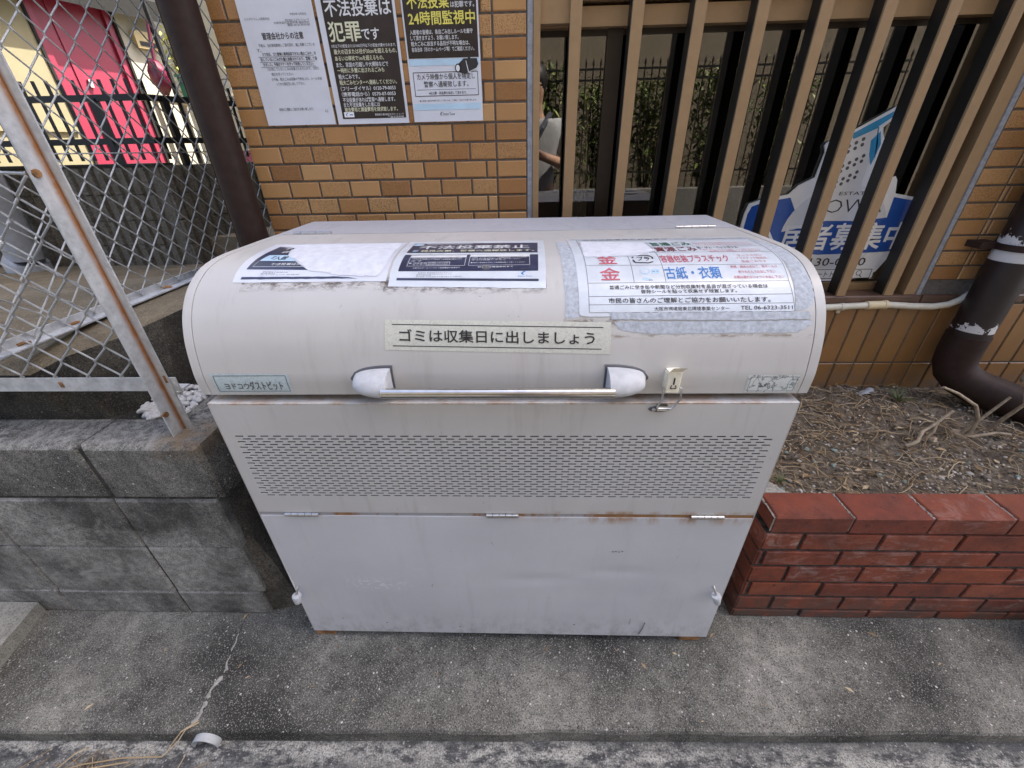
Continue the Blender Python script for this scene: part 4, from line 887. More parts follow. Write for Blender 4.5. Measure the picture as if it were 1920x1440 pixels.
mb = MB(); mb.tube([(-2.3,.14,1.352),(-1.6,.138,1.320),(-1.1,.132,1.303),(-.845,.118,1.291)], .003, 6); mb.build('tension_wire', WIRE, cf, True)
mb = MB(); mb.tube([(-.803,.15,.843),(-.792,.145,.828),(-.785,.145,.815),(-.790,.145,.803),(-.800,.145,.803),(-.803,.145,.812)], .0018, 6); mb.build('wire_end', WIRE, cf, True)
sf = thing('chain_link_fence', (-1.23,1.2,.88), 'second chain link fence running back along the alley behind the angle post', 'fence')
mb = MB(); mb.box(-1.236,-1.232,.12,3.2,.885,.925); mb.box(-1.232,-1.195,.12,3.2,.900,.904); r2l = mb.build('bottom_rail', GALV, sf)
for y in (.22,.36,.52,.70,.9,1.15,1.4): mb = MB(); mb.tube([(-1.224,y-.006,.907),(-1.214,y+.004,.910),(-1.206,y+.012,.907)], .004, 6); mb.build('clip', RUST, r2l, True)
chain(lambda u, v, d: (-1.228+d, u, v), .155, 3.2, .91, 2.05, .086, .086).build('wire_mesh', WIRE, sf, True)
mb = MB(); mb.tube([(-1.23,.155,1.325),(-1.23,1.0,1.322),(-1.23,3.2,1.325)], .002, 6); mb.tube([(-1.23,3.2,.88),(-1.23,3.2,2.1)], .024, 12); mb.build('tension_wire', WIRE, sf, True)
# brown drain pipe at the building corner
mb = MB(); mb.tube([(-.864,.735,.70),(-.864,.735,7.4)], .0465, 28); o = mb.build('drainpipe', BROWNP, smooth=True, angle=60); tag(o, 'straight dark brown drainpipe standing at the left corner of the tiled wall', 'drainpipe')
mb = MB(); mb.tube([(-.910,.722,.9),(-.910,.722,7.2)], .0042, 8); mb.build('seam_bead', BROWNP, o, True)

# ================================================================== RIGHT: BRICK PLANTER, PIPES
pl = thing('brick_planter', (1.6,.12,0), 'low red brick planter wall with a chamfered brick capping right of the bin', 'planter')
mb = MB(); YF = .082
def rb(x0, x1, z0, z1, y0=YF, y1=.172, b=.0014):
    j = random.uniform(-.0012,.0012); mb.tile(x0+.0055, x1-.0055+random.uniform(-.001,.001), z0+.001, z1-.001, y0+j, y1, b)
lay = [(.002,.036,.0),(.044,.101,.105),(.113,.172,.0),(.183,.247,.105),(.259,.315,.0),(.326,.387,.105)]
for i, (z0, z1, off) in enumerate(lay):
    a = .7125; cuts = [a]
    if off: cuts.append(a+.107)
    else: cuts.append(a+.02 if i else a+.21)
    while cuts[-1] < 3.0: cuts.append(cuts[-1]+.211)
    for p, q_ in zip(cuts[:-1], cuts[1:]): rb(p, q_, z0, z1)
    mb.tile(.7125, .7165, z0, z1, YF+.001, .172, .001)
bricks = mb.build('bricks', BRICK, pl)
mb = MB()
for i in range(11):
    a = .7235+i*.2055
    b = a+.199; z1, z0, y1, y0 = .4545+random.uniform(-.001,.001), .398, .174, .080+random.uniform(-.001,.001)
    e = .004
    mb.add([(a,y0,z0),(b,y0,z0),(b,y0,z1-e),(a,y0,z1-e),(a+e,y0+e,z1),(b-e,y0+e,z1),(b-e,y1-e,z1),(a+e,y1-e,z1),(a,y1,z1-e),(b,y1,z1-e),(a,y1,z0),(b,y1,z0)],
           [(0,1,2,3),(3,2,5,4),(4,5,6,7),(7,6,9,8),(8,9,11,10),(0,3,8,10),(3,4,7,8),(1,11,9,2),(2,9,6,5),(0,10,11,1)])
mb.build('cap_bricks', CAPB, pl)
mb = MB(); mb.box(.7165, 3.0, YF+.006, .170, .0, .391); mb.build('joint_mortar', MORTAR, pl)
mb = MB()
for i in range(10):
    a = .7235+i*.2055; mb.grid(lambda u, v: (a-.0055+.005*u, .084+.088*v, .4505+random.uniform(-.002,.002)), 2, 20); mb.add([(a-.0055,.0835,.40),(a-.0005,.0835,.40),(a-.0005,.084,.4505),(a-.0055,.084,.4505)], [(0,1,2,3)])
mb.build('cap_mortar', CAPM, pl)
# brown downpipe with elbow, strap, flaking paint
dp = thing('downpipe', (1.643,.70,.44), 'fat dark brown downpipe with flaking white patches bending over the planter soil', 'downpipe')
mb = MB(); R0 = .0575
path = [(1.643,.700,7.4),(1.643,.700,1.2),(1.643,.700,.64)]
arc = [(1.645,.697,.600),(1.655,.686,.565),(1.675,.664,.538),(1.705,.632,.522),(1.76,.575,.508),(1.95,.375,.478),(2.35,-.05,.43)]
mb.tube(path[:2]+[(1.643,.700,.70)], R0, 28); pipe = mb.build('pipe', PIPEM, dp, True, 60)
mb = MB(); mb.tube([(1.643,.700,.706),(1.643,.700,.640)]+arc[:5], .0605, 28); mb.build('elbow', BROWNP, dp, True, 60)
mb = MB(); mb.tube(arc[3:], R0, 28); mb.build('lower_pipe', BROWNP, dp, True, 60)
mb = MB(); mb.tube([(1.643,.70,.998),(1.643,.70,1.018)], .062, 28, caps=False); mb.obox((1.565,.742,1.008), (Vector((1,0,0)),Vector((0,1,0)),Vector((0,0,1))), .03, .026, .010); mb.build('strap', BROWNP, dp, True)
# cream conduit
cd = thing('conduit', (1.3,.755,.79), 'thin cream conduit running along the wall below the window sill', 'conduit')
mb = MB(); mb.tube([(.3,.752,.788),(1.10,.752,.789),(1.28,.752,.797),(1.36,.752,.799),(1.44,.752,.793),(1.52,.752,.790),(1.57,.753,.797),(1.605,.754,.813),(1.635,.755,.842),(1.65,.756,.9),(1.655,.757,1.4)], .0115, 12); cdo = mb.build('tube', CREAM, cd, True, 60)
mb = MB(); mb.tube([(1.285,.752,.7975),(1.35,.752,.799)], .0148, 14); mb.tube([(1.343,.752,.799),(1.353,.752,.7988)], .0165, 14); mb.build('coupling', CREAMY, cd, True, 50)
mb = MB(); mb.tube([(1.196,.752,.7925),(1.208,.752,.793)], .0135, 14); mb.obox((1.202,.763,.776), (Vector((1,0,0)),Vector((0,1,0)),Vector((0,0,1))), .006,.004,.010); mb.build('saddle', CREAM, cd, True, 50)
# drain stub in the kerb
mb = MB(); n = 20; pts = []
for k_, (r_, y) in enumerate(((.034,-.20),(.034,-.263),(.0295,-.263),(.0295,-.20))):
    for i in range(n+1):
        th = math.pi*(-.06+1.12*i/n); pts.append((-.797+r_*math.cos(th), y, -.046+r_*math.sin(th)))
m_ = n+1; mb.add(pts, [(r*m_+i, r*m_+i+1, (r+1)*m_+i+1, (r+1)*m_+i) for r in range(3) for i in range(n)])
o = mb.build('drain_pipe', plain('grey_pvc', (.36,.37,.375), .45, var=.15), smooth=True, angle=40); tag(o, 'short grey plastic drain stub poking out of the kerb', 'drain pipe')
# black pot at the right edge
mb = MB(); c0 = Vector((1.66,-.005,0)); mb.tube([c0+Vector((0,0,z)) for z in (.0,.012,.06,.125,.128,.130,.118,.05)], [.055,.062,.068,.074,.079,.078,.068,.060], 24)
o = mb.build('plant_pot', plain('black_plastic', (.012,.012,.013), .4), smooth=True, angle=50); tag(o, 'black plastic pot beside the brick planter at the right edge of the picture', 'pot')

# ---- planter litter
def straw_mesh(n, region, length, r, zfn, arch=.012):
    mb = MB()
    for _ in range(n):
        x, y = region(); a = random.uniform(0, 2*math.pi); L = random.uniform(*length); bend = random.uniform(-1.2,1.2); h = random.uniform(.0,arch); pts = []
        for i in range(5):
            t = i/4; ang = a+bend*t; x += math.cos(ang)*L/5; y += math.sin(ang)*L/5
            if y > .765: y = .765
            if y < .178: y = .178
            pts.append((x, y, zfn(x, y)+.003+h*math.sin(math.pi*t)+random.uniform(0,.003)))
        mb.tube(pts, r*random.uniform(.6,1.3), 4, caps=False)
    return mb
def reg():
    while True:
        x, y = random.uniform(.72,2.6), random.uniform(.18,.765)
        if random.random() < 1.05-.45*(x-.72)/1.6: return x, y
tag(straw_mesh(1150, reg, (.02,.14), .00105, soil_h).build('dead_straw', STRAW), 'tangle of dead straw and stalks over the planter soil', 'straw', kind='stuff')
mb = MB()
for _ in range(2600):
    x, y = random.uniform(.72,2.6), .175+.59*random.random()**1.6; s_ = random.uniform(.0018,.0058); mb.blob((x,y,soil_h(x,y)+s_*.3), s_, s_*random.uniform(.6,1), s_*.7, random.uniform(0,3), 6, 4, .2, random.choice((0,0,0,1,2)))
for _ in range(60):
    x, y = random.uniform(.8,2.1), random.uniform(.18,.4); s_ = random.uniform(.005,.010); mb.blob((x,y,soil_h(x,y)+s_*.3), s_, s_*.8, s_*.6, random.uniform(0,3), 7, 5, .2, random.choice((0,1,3,3)))
tag(mb.build('gravel', [plain('tan_stone',(.26,.21,.15),.9,var=.4), plain('pale_stone',(.48,.45,.40),.9,var=.25), plain('dark_stone',(.09,.085,.075),.9), plain('green_stone',(.19,.25,.225),.8,var=.3)]), 'loose pea gravel scattered over the planter soil', 'gravel', kind='stuff')
mb = MB()
def leafq(x, y, s_):
    a = random.uniform(0,6.3); ux, uy = math.cos(a)*s_, math.sin(a)*s_; z = soil_h(x,y)+.004
    mb.add([(x-ux,y-uy,z),(x-uy*.4,y+ux*.4,z+s_*.25),(x+ux,y+uy,z+.002),(x+uy*.4,y-ux*.4,z+s_*.15)], [(0,1,2,3)])
for _ in range(160): leafq(random.uniform(.75,2.4), random.uniform(.2,.75), random.uniform(.006,.018))
tag(mb.build('dead_leaves', STRAW), 'dry curled leaf scraps on the planter soil', 'leaf litter', kind='stuff')
ds = thing('dead_shrub', (1.50,.50,.43), 'cut back dead shrub with bare bleached branches in the planter soil', 'dead shrub')
for br in ([(1.535,.46,.425),(1.556,.452,.455),(1.545,.45,.515),(1.51,.448,.565),(1.43,.448,.612),(1.372,.447,.636)],[(1.525,.462,.425),(1.552,.455,.490),(1.598,.448,.598)],[(1.50,.47,.43),(1.56,.445,.442),(1.625,.44,.462),(1.66,.43,.463)],[(1.31,.40,.437),(1.345,.405,.455),(1.37,.43,.476),(1.42,.45,.492),(1.475,.47,.530)],[(1.40,.44,.435),(1.418,.44,.468),(1.425,.45,.49)],[(1.66,.50,.42),(1.655,.47,.50),(1.66,.45,.57),(1.628,.45,.63),(1.610,.45,.665)]):
    mb = MB(); n = len(br); mb.tube(br, [.0066-.0026*i/(n-1)+random.uniform(-.0006,.0006) for i in range(n)], 8); mb.build('branch', STICK, ds, True, 70)
mb = MB(); mb.blob((1.528,.466,.432), .03,.022,.02,0,10,7,.25); mb.blob((1.42,.43,.43), .018,.015,.02,0,9,6,.3); mb.blob((1.61,.45,.668),.014,.012,.022,0,9,6,.2); mb.build('stump', STICK, ds, True)
def tuft(x, y, n, h, label):
    t = MB(); z0 = soil_h(x, y)
    for _ in range(n):
        a = random.uniform(0,6.3); L = random.uniform(.5,1)*h; b = random.uniform(.4,1.0); w = .0018
        ux, uy = math.cos(a), math.sin(a); P = []
        for i in range(4):
            q = i/3; d = L*b*q; zz = z0+L*(q-.55*b*q*q); P.append((x+ux*d, y+uy*d, zz, w*(1-.85*q)))
        for i in range(3):
            (ax_, ay_, az_, aw), (bx_, by_, bz_, bw_) = P[i], P[i+1]
            t.add([(ax_-uy*aw,ay_+ux*aw,az_),(ax_+uy*aw,ay_-ux*aw,az_),(bx_+uy*bw_,by_-ux*bw_,bz_),(bx_-uy*bw_,by_+ux*bw_,bz_)], [(0,1,2,3)])
    tag(t.build('grass_tuft', LEAF2), label, 'grass tuft')
tuft(1.475, .655, 46, .085, 'green grass tuft growing at the foot of the downpipe elbow')
tuft(.815, .235, 30, .04, 'small green weed at the planter corner beside the bin')
mb = MB(); mb.grid(lambda u, v: (1.36+.07*u, .69+.045*v, .452+.014*math.sin(5*u)*math.sin(4*v+1)+random.uniform(-.004,.004)), 6, 5); o = mb.build('litter_scrap', plain('grey_plastic_film',(.40,.41,.43),.4), smooth=True); tag(o, 'crumpled grey plastic scrap lying by the grass tuft', 'litter')
mb = MB(); mb.prism([(.712,.174),(.80,.174),(.775,.215),(.735,.24),(.712,.25)], lambda u, v, d: (u, v, d), .42, .452); o = mb.build('mortar_lump', CAPM); tag(o, 'grey mortar wedge behind the first cap brick of the planter', 'mortar')
mb = MB()
for (x, y, L, a) in ((-.862,.055,.013,1.2),(-.55,-.14,.006,.3),(.40,-.07,.011,2.2),(-.42,-.17,.005,1),(.95,-.12,.012,2.5),(1.25,-.05,.008,.4),(-1.15,-.2,.012,.9),(-1.05,-.05,.007,2),(.7,-.16,.006,.5),(-.2,-.1,.006,1.4),(.52,-.2,.005,.2),(-.33,-.035,.008,.4),(-.1,-.03,.006,2.1),(.12,-.028,.010,1.1),(.33,-.03,.006,.2),(.50,-.035,.008,2.8),(-.52,-.03,.007,1.9),(.63,.02,.010,.7),(1.12,.03,.014,2.6),(-.75,-.12,.007,.5),(-.79,-.09,.009,1.1)):
    ux, uy = math.cos(a)*L, math.sin(a)*L; mb.add([(x-ux,y-uy,.002),(x-uy*.35,y+ux*.35,.004),(x+ux,y+uy,.0025),(x+uy*.35,y-ux*.35,.005)], [(0,1,2,3)])
tag(mb.build('leaf_bits', STRAW), 'few small leaf and wood bits lying on the pavement', 'leaf litter', kind='stuff')
# straw lying along the kerb gutter
mb = MB()
for br in ([(-1.24,-.345,-.055),(-1.1,-.305,-.05),(-1.0,-.29,-.048),(-.9,-.285,-.05)],[(-1.2,-.355,-.055),(-1.08,-.315,-.046),(-.98,-.297,-.05)],[(-.9,-.285,-.05),(-.86,-.262,-.02),(-.84,-.245,.006),(-.815,-.23,.006)],[(-1.16,-.32,-.05),(-1.12,-.29,-.03),(-1.1,-.275,-.03)],[(-.88,-.27,-.03),(-.85,-.25,.004),(-.82,-.225,.005)]): mb.tube(br, .0016, 5)
for i in range(24):
    a = random.uniform(-1.25,-.8); mb.tube([(a,-.30+random.uniform(-.03,.03),-.054),(a+random.uniform(-.05,.05),-.30+random.uniform(-.03,.03),-.052)], .0009, 4)
tag(mb.build('gutter_straw', STRAW), 'wisps of dry straw lying in the gutter by the drain stub', 'straw', kind='stuff')

# ================================================================== BACKGROUND LEFT
W0 = 2.6
rw = thing('ribbed_wall', (-3.2,W0,.5), 'dark ribbed concrete block garden wall behind the chain link fence', 'wall')
mb = MB()
def wall_run(p0, p1, z0, z1, rib=.082):
    p0, p1 = Vector(p0), Vector(p1); d = (p1-p0); L = d.length; d.normalize(); nrm = Vector((d.y, -d.x)); k = int(L/rib)
    for c in range(4):
        a, b = z0+(z1-z0)*c/4, z0+(z1-z0)*(c+1)/4-.007
        for i in range(k):
            s0 = i*rib+.004; s1 = (i+1)*rib-.010; o_ = .020+random.uniform(-.003,.003)
            q = [p0+d*s0-nrm*.0, p0+d*(s0+.012)+nrm*o_, p0+d*(s1-.012)+nrm*o_, p0+d*s1-nrm*.0]
            mb.add([(w.x,w.y,a) for w in q]+[(w.x,w.y,b) for w in q], [(0,1,5,4),(1,2,6,5),(2,3,7,6),(4,5,6,7)])
    w = [p0, p1, p1-nrm*.12, p0-nrm*.12]
    mb.add([(v.x,v.y,z0-.2) for v in w]+[(v.x,v.y,z1) for v in w], [(0,1,5,4),(1,2,6,5),(2,3,7,6),(3,0,4,7),(4,5,6,7)])
wall_run((-5.4,W0),(-2.62,W0), .52, 1.245); wall_run((-2.62,W0),(-1.55,4.9), .52, 1.245)
mb.build('ribbed_blocks', RIDGE, rw); mb = MB(); mb.box(-5.4,-2.60,W0-.02,W0+.14,1.246,1.262); mb.build('coping', SLABD, rw)
fr = thing('railing', (-3.2,W0+.06,1.25), 'black iron picket railing on top of the ribbed block wall', 'railing')
def rail_run(p0, p1, n, pst):
    p0, p1 = Vector(p0), Vector(p1); d = (p1-p0).normalized(); e = Vector((-d.y,d.x)); mb = MB(); L = (p1-p0).length; ax = (Vector((d.x,d.y,0)), Vector((e.x,e.y,0)), Vector((0,0,1)))
    c = (p0+p1)/2
    for z in (1.405,1.662): mb.obox((c.x,c.y,z), ax, L/2, .014, .019)
    mb.build('rail', BLACKI, fr)
    mb = MB()
    for i in range(n):
        p = p0+d*(L*(i+.5)/n)
        if i in pst: mb.obox((p.x,p.y,1.44), ax, .022,.022,.22)
        else: mb.obox((p.x,p.y,1.525), ax, .009,.006,.24)
    mb.build('pickets', BLACKI, fr)
rail_run((-5.4,W0+.06),(-2.60,W0+.06), 30, (8,19,26)); rail_run((-2.60,W0+.06),(-1.66,4.7), 22, (1,8,15))
# pink doored house
PH = math.radians(20); HU = Vector((math.sin(PH), math.cos(PH), 0)); HN = Vector((math.cos(PH), -math.sin(PH), 0))
HP = Vector((.0587,-.68867,0))+1.5*(Vector((-4.2,2.9,0))-Vector((.0587,-.68867,0)))
hz = thing('house', (HP.x, HP.y, .7), 'cream rendered house with a bright pink door behind the iron railing', 'house')
fh = lambda s, z, d: HP+HU*s+HN*d+Vector((0,0,z))
def hbox(mb, s0, s1, z0, z1, d0, d1, m=0): 
    c = fh((s0+s1)/2, (z0+z1)/2, (d0+d1)/2); mb.obox(c, (HU, HN, Vector((0,0,1))), (s1-s0)/2, (d1-d0)/2, (z1-z0)/2, m)
mb = MB(); hbox(mb, -4.5, 1.02, .6, 6, -2.5, 0); mb.build('wall', CREAMW, hz)
mb = MB(); hbox(mb, 2.02, 2.52, .6, 3.25, -2.5, .012); mb.build('white_wall', WHITEW, hz); mb = MB(); hbox(mb, 1.02, 2.52, 3.25, 6, -2.5, .0); mb.build('upper_wall', CREAMW, hz)
mb = MB(); hbox(mb, 1.05, 1.99, .85, 3.3, -.10, -.055); hbox(mb, 1.05, 1.13, .85, 3.3, -.055, -.01); hbox(mb, 1.91, 1.99, .85, 3.3, -.055, -.01); hbox(mb, 1.30, 1.36, .9, 3.3, -.055, -.04); dr = mb.build('door', PINK, hz)
mb = MB(); hbox(mb, 1.40, 1.44, 2.13, 2.22, -.054, -.02); mb.build('handle', STEEL, dr)
mb = MB(); hbox(mb, 1.02, 1.05, .85, 3.3, -.1, .02); hbox(mb, 1.99, 2.02, .85, 3.3, -.1, .02); hbox(mb, -4.5, 1.02, 1.12, 1.2, 0, .05); mb.build('door_frame', GREYM, hz)
mb = MB()
for i in range(10): pass
ev = [( -4.5,.0,3.05),(3.2,.0,3.05),(3.2,.23,2.98),(-4.5,.23,2.98),(-4.5,.0,3.30),(3.2,.0,3.30),(3.2,.23,3.21),(-4.5,.23,3.21)]
mb.add([fh(s, z, d) for s, d, z in ev], [(3,2,1,0),(4,5,6,7),(0,1,5,4),(1,2,6,5),(2,3,7,6),(3,0,4,7)]); mb.build('eave', GREYM, hz)
mb = MB(); hbox(mb, 2.16, 2.46, 2.66, 2.86, .012, .09); mx_ = mb.build('letter_box', plain('tan_letterbox',(.42,.33,.16),.5), hz); mb = MB(); hbox(mb, 2.20, 2.44, 2.685, 2.74, .091, .096); mb.build('slot', BLACKI, mx_)
mb = MB(); hbox(mb, .2, 1.0, 1.6, 1.66, .0, .03); mb.build('trim', CREAMW, hz)
# house farther back on the right of the alley
h2 = thing('house', (-4.0,9.6,.7), 'pale house standing far behind the chain link fence', 'house')
mb = MB(); mb.box(-7.5,-1.0,9.6,12,.5,6); mb.build('wall', WHITEW, h2); mb = MB(); mb.box(-4.6,-3.7,9.55,9.599,1.9,3.0); w_ = mb.build('window', GREYM, h2); mb = MB(); mb.box(-4.55,-4.17,9.53,9.549,1.95,2.95); mb.box(-4.13,-3.75,9.53,9.549,1.95,2.95); mb.build('pane', INTER, w_)
# hanging bag, plants and pots in front of the pale wall
mb = MB(); mb.blob((-4.235,5.15,2.10), .10,.07,.17,0,14,10,.15); mb.tube([(-4.225,5.15,2.25),(-4.17,5.2,2.62)], .02, 6); o = mb.build('shopping_bag', plain('maroon_bag',(.11,.012,.030),.3,var=.5,scale=9), smooth=True); tag(o, 'shiny maroon bag hanging beside the pink door', 'bag')
mb = MB(); mb.tube([(-4.15,5.22,.7),(-4.15,5.22,2.9)], .028, 8); o = mb.build('washing_pole', BLACKI, smooth=True); tag(o, 'dark pole holding the maroon bag behind the railing', 'pole')
def shrub(x, y, z0, h, w, n, leaf, label, cat_, name='shrub', ls=.09, group=None):
    t = thing(name, (x,y,z0), label, cat_, group); mb = MB(); stems = []
    for i in range(7):
        a = random.uniform(0,6.3); r_ = random.uniform(.2,1)*w*.6; tx, ty = x+math.cos(a)*r_, y+math.sin(a)*r_; stems.append((tx,ty)); mb.tube([(x+(tx-x)*.25,y+(ty-y)*.25,z0),(x+(tx-x)*.7,y+(ty-y)*.7,z0+h*.5),(tx,ty,z0+h*random.uniform(.8,.95))], [.014,.01,.005], 6)
    mb.build('stem', BARK, t, True); mb = MB()
    for _ in range(n):
        tx, ty = random.choice(stems); q = random.random()**.8; cx_ = x+(tx-x)*(.2+.8*q)+random.gauss(0,w*.22); cy_ = y+(ty-y)*(.2+.8*q)+random.gauss(0,w*.16); cz_ = z0+h*(.08+.92*q)+random.gauss(0,h*.04)
        a = random.uniform(0,6.3); dn = random.uniform(-.9,.3); d = Vector((math.cos(a),math.sin(a),dn)).normalized(); sd = d.cross(Vector((0,0,1))).normalized(); L = ls*random.uniform(.6,1.2); c = Vector((cx_,cy_,cz_))
        mb.add([c, c+d*L*.5+sd*L*.16, c+d*L+Vector((0,0,-.1*L)), c+d*L*.5-sd*L*.16], [(0,1,2,3)])
    mb.build('foliage', leaf, t); return t
shrub(-4.30,5.75,1.93,.75,.28,200,m_leaf('yellow_green_leaf',(.22,.25,.03),(.40,.42,.08)),'yellow green plant on the shelf above the maroon bag','plant','potted_plant',.10)
shrub(-3.45,6.2,.7,1.5,.5,600,LEAF1,'leafy green plant behind the railing near the drainpipe','plant','potted_plant',.10)
shrub(-4.75,6.4,.7,1.9,.35,420,LEAF1,'tall dark green plant at the corner of the pink doored house','plant','potted_plant',.09)
for i, (x, y, z, w, h, c, lb) in enumerate(((-4.02,5.45,2.02,.14,.10,(.06,.26,.18),'green plastic crate on the shelf behind the railing'),(-3.62,5.45,1.17,.13,.14,(.24,.05,.10),'dark red bucket in the gap beside the tiled wall'),(-3.66,5.5,2.01,.12,.09,(.42,.40,.34),'white storage box on the shelf behind the drainpipe'))):
    mb = MB(); mb.tile(x-w,x+w,z-h,z+h,y-.12,y+.12,.012); mb.box(x-w-.01,x+w+.01,y-.13,y+.13,z+h+.001,z+h+.03); o = mb.build(('crate','bucket','storage_box')[i], plain('clutter_%s'%'abc'[i], c, .5, var=.3, scale=12)); tag(o, lb, ('crate','bucket','box')[i])
mb = MB(); mb.box(-4.55,-3.25,5.3,5.85,1.88,1.915); mb.box(-4.55,-3.25,5.3,5.85,.99,1.025)
for x in (-4.55,-3.29):
    for y in (5.3,5.81): mb.box(x,x+.04,y,y+.04,.7,1.88)
o = mb.build('shelf', WHITEW); tag(o, 'white plant shelf standing behind the railing', 'shelf')
mb = MB(); mb.tube([(-3.82,2.42,.53),(-3.82,2.42,.62),(-3.80,2.42,.64)], [.13,.13,.115], 20); mb.tube([(-3.80,2.42,.64),(-3.72,2.40,1.5)], .105, 20); o = mb.build('grey_pipe', plain('grey_pvc_pipe',(.36,.38,.41),.4,var=.1), smooth=True, angle=50); tag(o, 'pale grey plastic pipe leaning against the ribbed wall', 'pipe')
mb = MB(); mb.obox((-4.05,2.9,1.62), (Vector((.83,.1,-.55)).normalized(),Vector((0,1,0)),Vector((.55,0,.83))), .05,.03,.42); o = mb.build('cloth', plain('mauve_cloth',(.36,.22,.25),.9,var=.2)); tag(o, 'faded mauve cloth hung behind the railing', 'cloth')

# ================================================================== ACROSS THE STREET (seen in the window)
ob = thing('opposite_building', (2,-6.2,0), 'beige rendered building across the street reflected in the window', 'building')
mb = MB(); mb.box(-6,4.2,-7.5,-6.0,0,8.5); mb.box(4.6,12,-8.5,-7.2,0,7.5); mb.build('wall', BEIGEW, ob)
for (a, b, z0, z1) in ((.05,1.55,3.05,4.1),(-3.5,-2.1,3.05,4.1),(2.6,3.6,3.3,4.2)):
    mb = MB(); mb.box(a,b,-5.998,-5.95,z0,z1); w_ = mb.build('window', plain('dark_frame',(.05,.05,.05),.4), ob); mb = MB(); mb.box(a+.06,(a+b)/2-.03,-5.948,-5.94,z0+.12,z1-.06); mb.box((a+b)/2+.03,b-.06,-5.948,-5.94,z0+.12,z1-.06); mb.build('pane', plain('frosted_pane',(.34,.40,.38),.3), w_)
kb = MB(); kb.box(-8,5.2,-4.75,-4.45,-.06,.72); o = kb.build('low_wall', m_conc('grey_kerb',(.12,.12,.11),(.22,.21,.2))); tag(o, 'low grey block wall under the railing across the street', 'wall')
ft = thing('iron_fence', (0,-4.6,.72), 'black iron fence with spear tips across the street', 'fence')
mb = MB()
for z in (.95,2.08,2.20): mb.box(-8,5.2,-4.575,-4.555,z-.012,z+.012)
mb.build('rail', BLACKI, ft); mb = MB()
for i in range(133):
    x = -8+.1*i; mb.tube([(x,-4.595,.72),(x,-4.595,2.25),(x,-4.595,2.255),(x,-4.595,2.29),(x,-4.595,2.33)], [.009,.009,.016,.013,.001], 6)
mb.build('pickets', BLACKI, ft)
for i, x in enumerate((-1.6,-.55,.35,1.2,2.0,2.9,3.8)): shrub(x,-4.98,.7,random.uniform(1.3,1.6),.62,1500,LEAF1,('leafy green shrub behind the iron fence across the street'),'shrub','shrub',.14,'shrubs behind the iron fence')

# ================================================================== PHOTOGRAPHER (reflected in the window)
def skin_obj(name, V, E, Rr, mat, parent=None, sub=2):
    me = bpy.data.meshes.new(name); me.from_pydata(V, E, []); me.materials.append(mat); o = bpy.data.objects.new(name, me); COL.objects.link(o)
    a = o.modifiers.new('skin','SKIN')
    for i, r_ in enumerate(Rr): me.skin_vertices[0].data[i].radius = r_ if isinstance(r_, tuple) else (r_, r_)
    me.skin_vertices[0].data[0].use_root = True
    a.use_smooth_shade = True; b = o.modifiers.new('sub','SUBSURF'); b.levels = sub; b.render_levels = sub
    if parent: o.parent = parent
    return o
SK = plain('skin',(.40,.24,.17),.5); SHIRT = plain('white_cotton', (.30,.31,.33),.85); TROU = plain('dark_trousers',(.03,.035,.05),.85); HAIR = plain('black_hair',(.012,.010,.009),.5)
bx, by = .13, -1.16; gz = -.058
Vb = [(bx,by,.95),(bx,by,1.15),(bx,by+.01,1.38),(bx,by+.02,1.50),(bx,by+.04,1.57),(bx,by+.05,1.66),(bx,by+.04,1.74),
      (bx-.19,by,1.43),(bx-.25,by+.03,1.18),(bx-.15,by+.26,1.24),(bx+.19,by,1.43),(bx+.25,by+.03,1.18),(bx+.06,by+.27,1.25),
      (bx-.1,by,.86),(bx-.11,by+.02,.47),(bx-.12,by-.02,.04),(bx-.12,by+.10,-.02),(bx+.1,by,.86),(bx+.11,by+.02,.47),(bx+.12,by-.02,.04),(bx+.12,by+.10,-.02),
      (bx-.10,by+.32,1.27),(bx-.02,by+.33,1.28)]
Eb = [(0,1),(1,2),(2,3),(3,4),(4,5),(5,6),(2,7),(7,8),(8,9),(2,10),(10,11),(11,12),(0,13),(13,14),(14,15),(15,16),(0,17),(17,18),(18,19),(19,20),(9,21),(12,22)]
Rb = [(.15,.11),(.145,.11),(.16,.115),.062,.055,(.078,.095),(.07,.085),.055,.045,.030,.055,.045,.030,.085,.058,.042,.035,.085,.058,.042,.035,(.036,.018),(.036,.018)]
pr = skin_obj('person', Vb, Eb, Rb, SK); tag(pr, 'person in a white shirt with a dark strap photographing the bin with a phone', 'person')
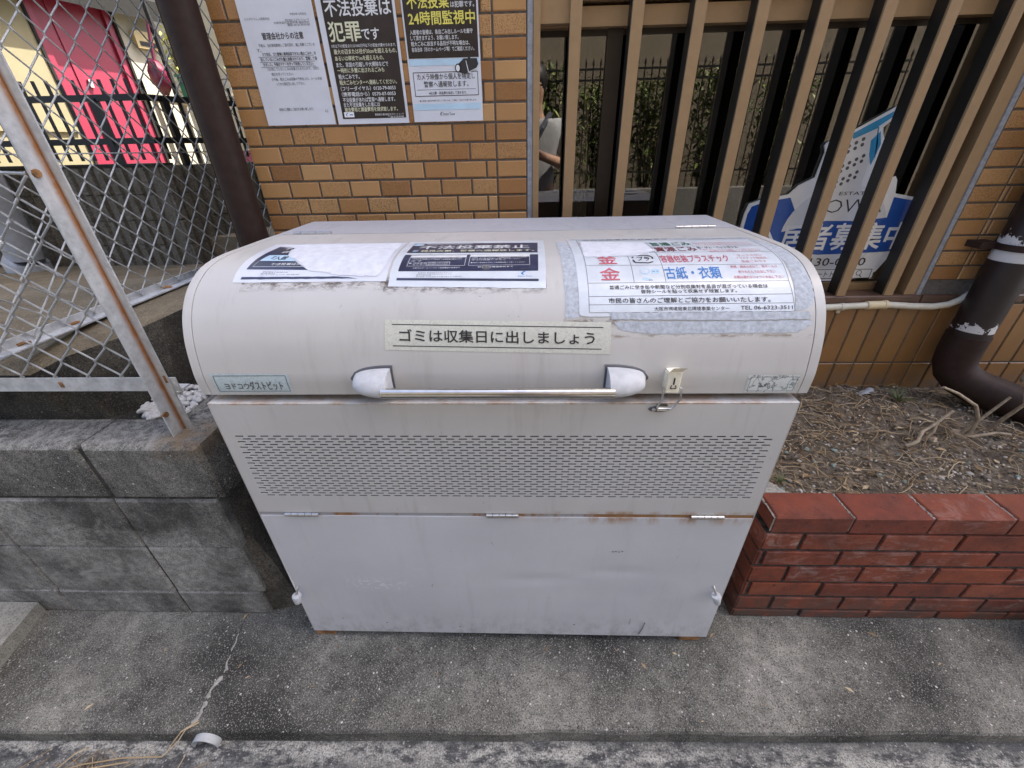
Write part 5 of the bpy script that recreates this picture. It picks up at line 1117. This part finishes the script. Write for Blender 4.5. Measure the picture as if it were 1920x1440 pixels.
skin_obj('shirt', [(bx,by,.90),(bx,by,1.15),(bx,by+.01,1.38),(bx,by+.02,1.48),(bx-.19,by,1.43),(bx-.24,by+.02,1.25),(bx+.19,by,1.43),(bx+.24,by+.02,1.25)], [(0,1),(1,2),(2,3),(2,4),(4,5),(2,6),(6,7)], [(.172,.13),(.165,.128),(.178,.13),.078,.075,.070,.075,.070], SHIRT, pr)
skin_obj('trousers', [(bx,by,.95),(bx-.1,by,.84),(bx-.11,by+.02,.47),(bx-.12,by-.02,.06),(bx+.1,by,.84),(bx+.11,by+.02,.47),(bx+.12,by-.02,.06)], [(0,1),(1,2),(2,3),(0,4),(4,5),(5,6)], [(.165,.12),.105,.075,.062,.105,.075,.062], TROU, pr)
mb = MB(); mb.blob((bx,by+.025,1.715), .092,.110,.105,0,18,12); mb.build('hair', HAIR, pr, True)
mb = MB()
for sx_ in (-1,1): mb.blob((bx+sx_*.032,by+.142,1.68), .012,.006,.008,0,10,7)
mb.blob((bx,by+.150,1.645), .013,.016,.020,0,10,7); mb.build('face', SK, pr, True)
mb = MB(); mb.tube([(bx-.16,by+.13,1.05),(bx-.06,by+.155,1.25),(bx+.05,by+.145,1.42),(bx+.11,by+.02,1.51),(bx+.08,by-.12,1.40)], .02, 8); mb.build('strap', TROU, pr, True)
for sx_, hx in ((-1,bx-.085),(1,bx-.03)):
    for i in range(4):
        mb = MB(); z = 1.302-.018*i; dxx = .03*sx_; mb.tube([(hx+dxx,by+.345,z-.02),(hx+dxx*.9,by+.375,z-.01),(hx+dxx*.2,by+.385,z),(hx-dxx*.4,by+.378,z)], [.009,.0085,.008,.007], 8); mb.build('finger', SK, pr, True)
    mb = MB(); mb.tube([(hx+.02*sx_,by+.33,1.27),(hx+.01*sx_,by+.352,1.30),(hx-.008*sx_,by+.356,1.325)], [.012,.010,.008], 8); mb.build('thumb', SK, pr, True)
mb = MB(); mb.tile(bx-.105,bx-.025,1.225,1.375,by+.362,by+.370,.004); o = mb.build('phone', plain('white_phone',(.75,.75,.75),.2)); tag(o, 'white phone held up by the photographer', 'phone')
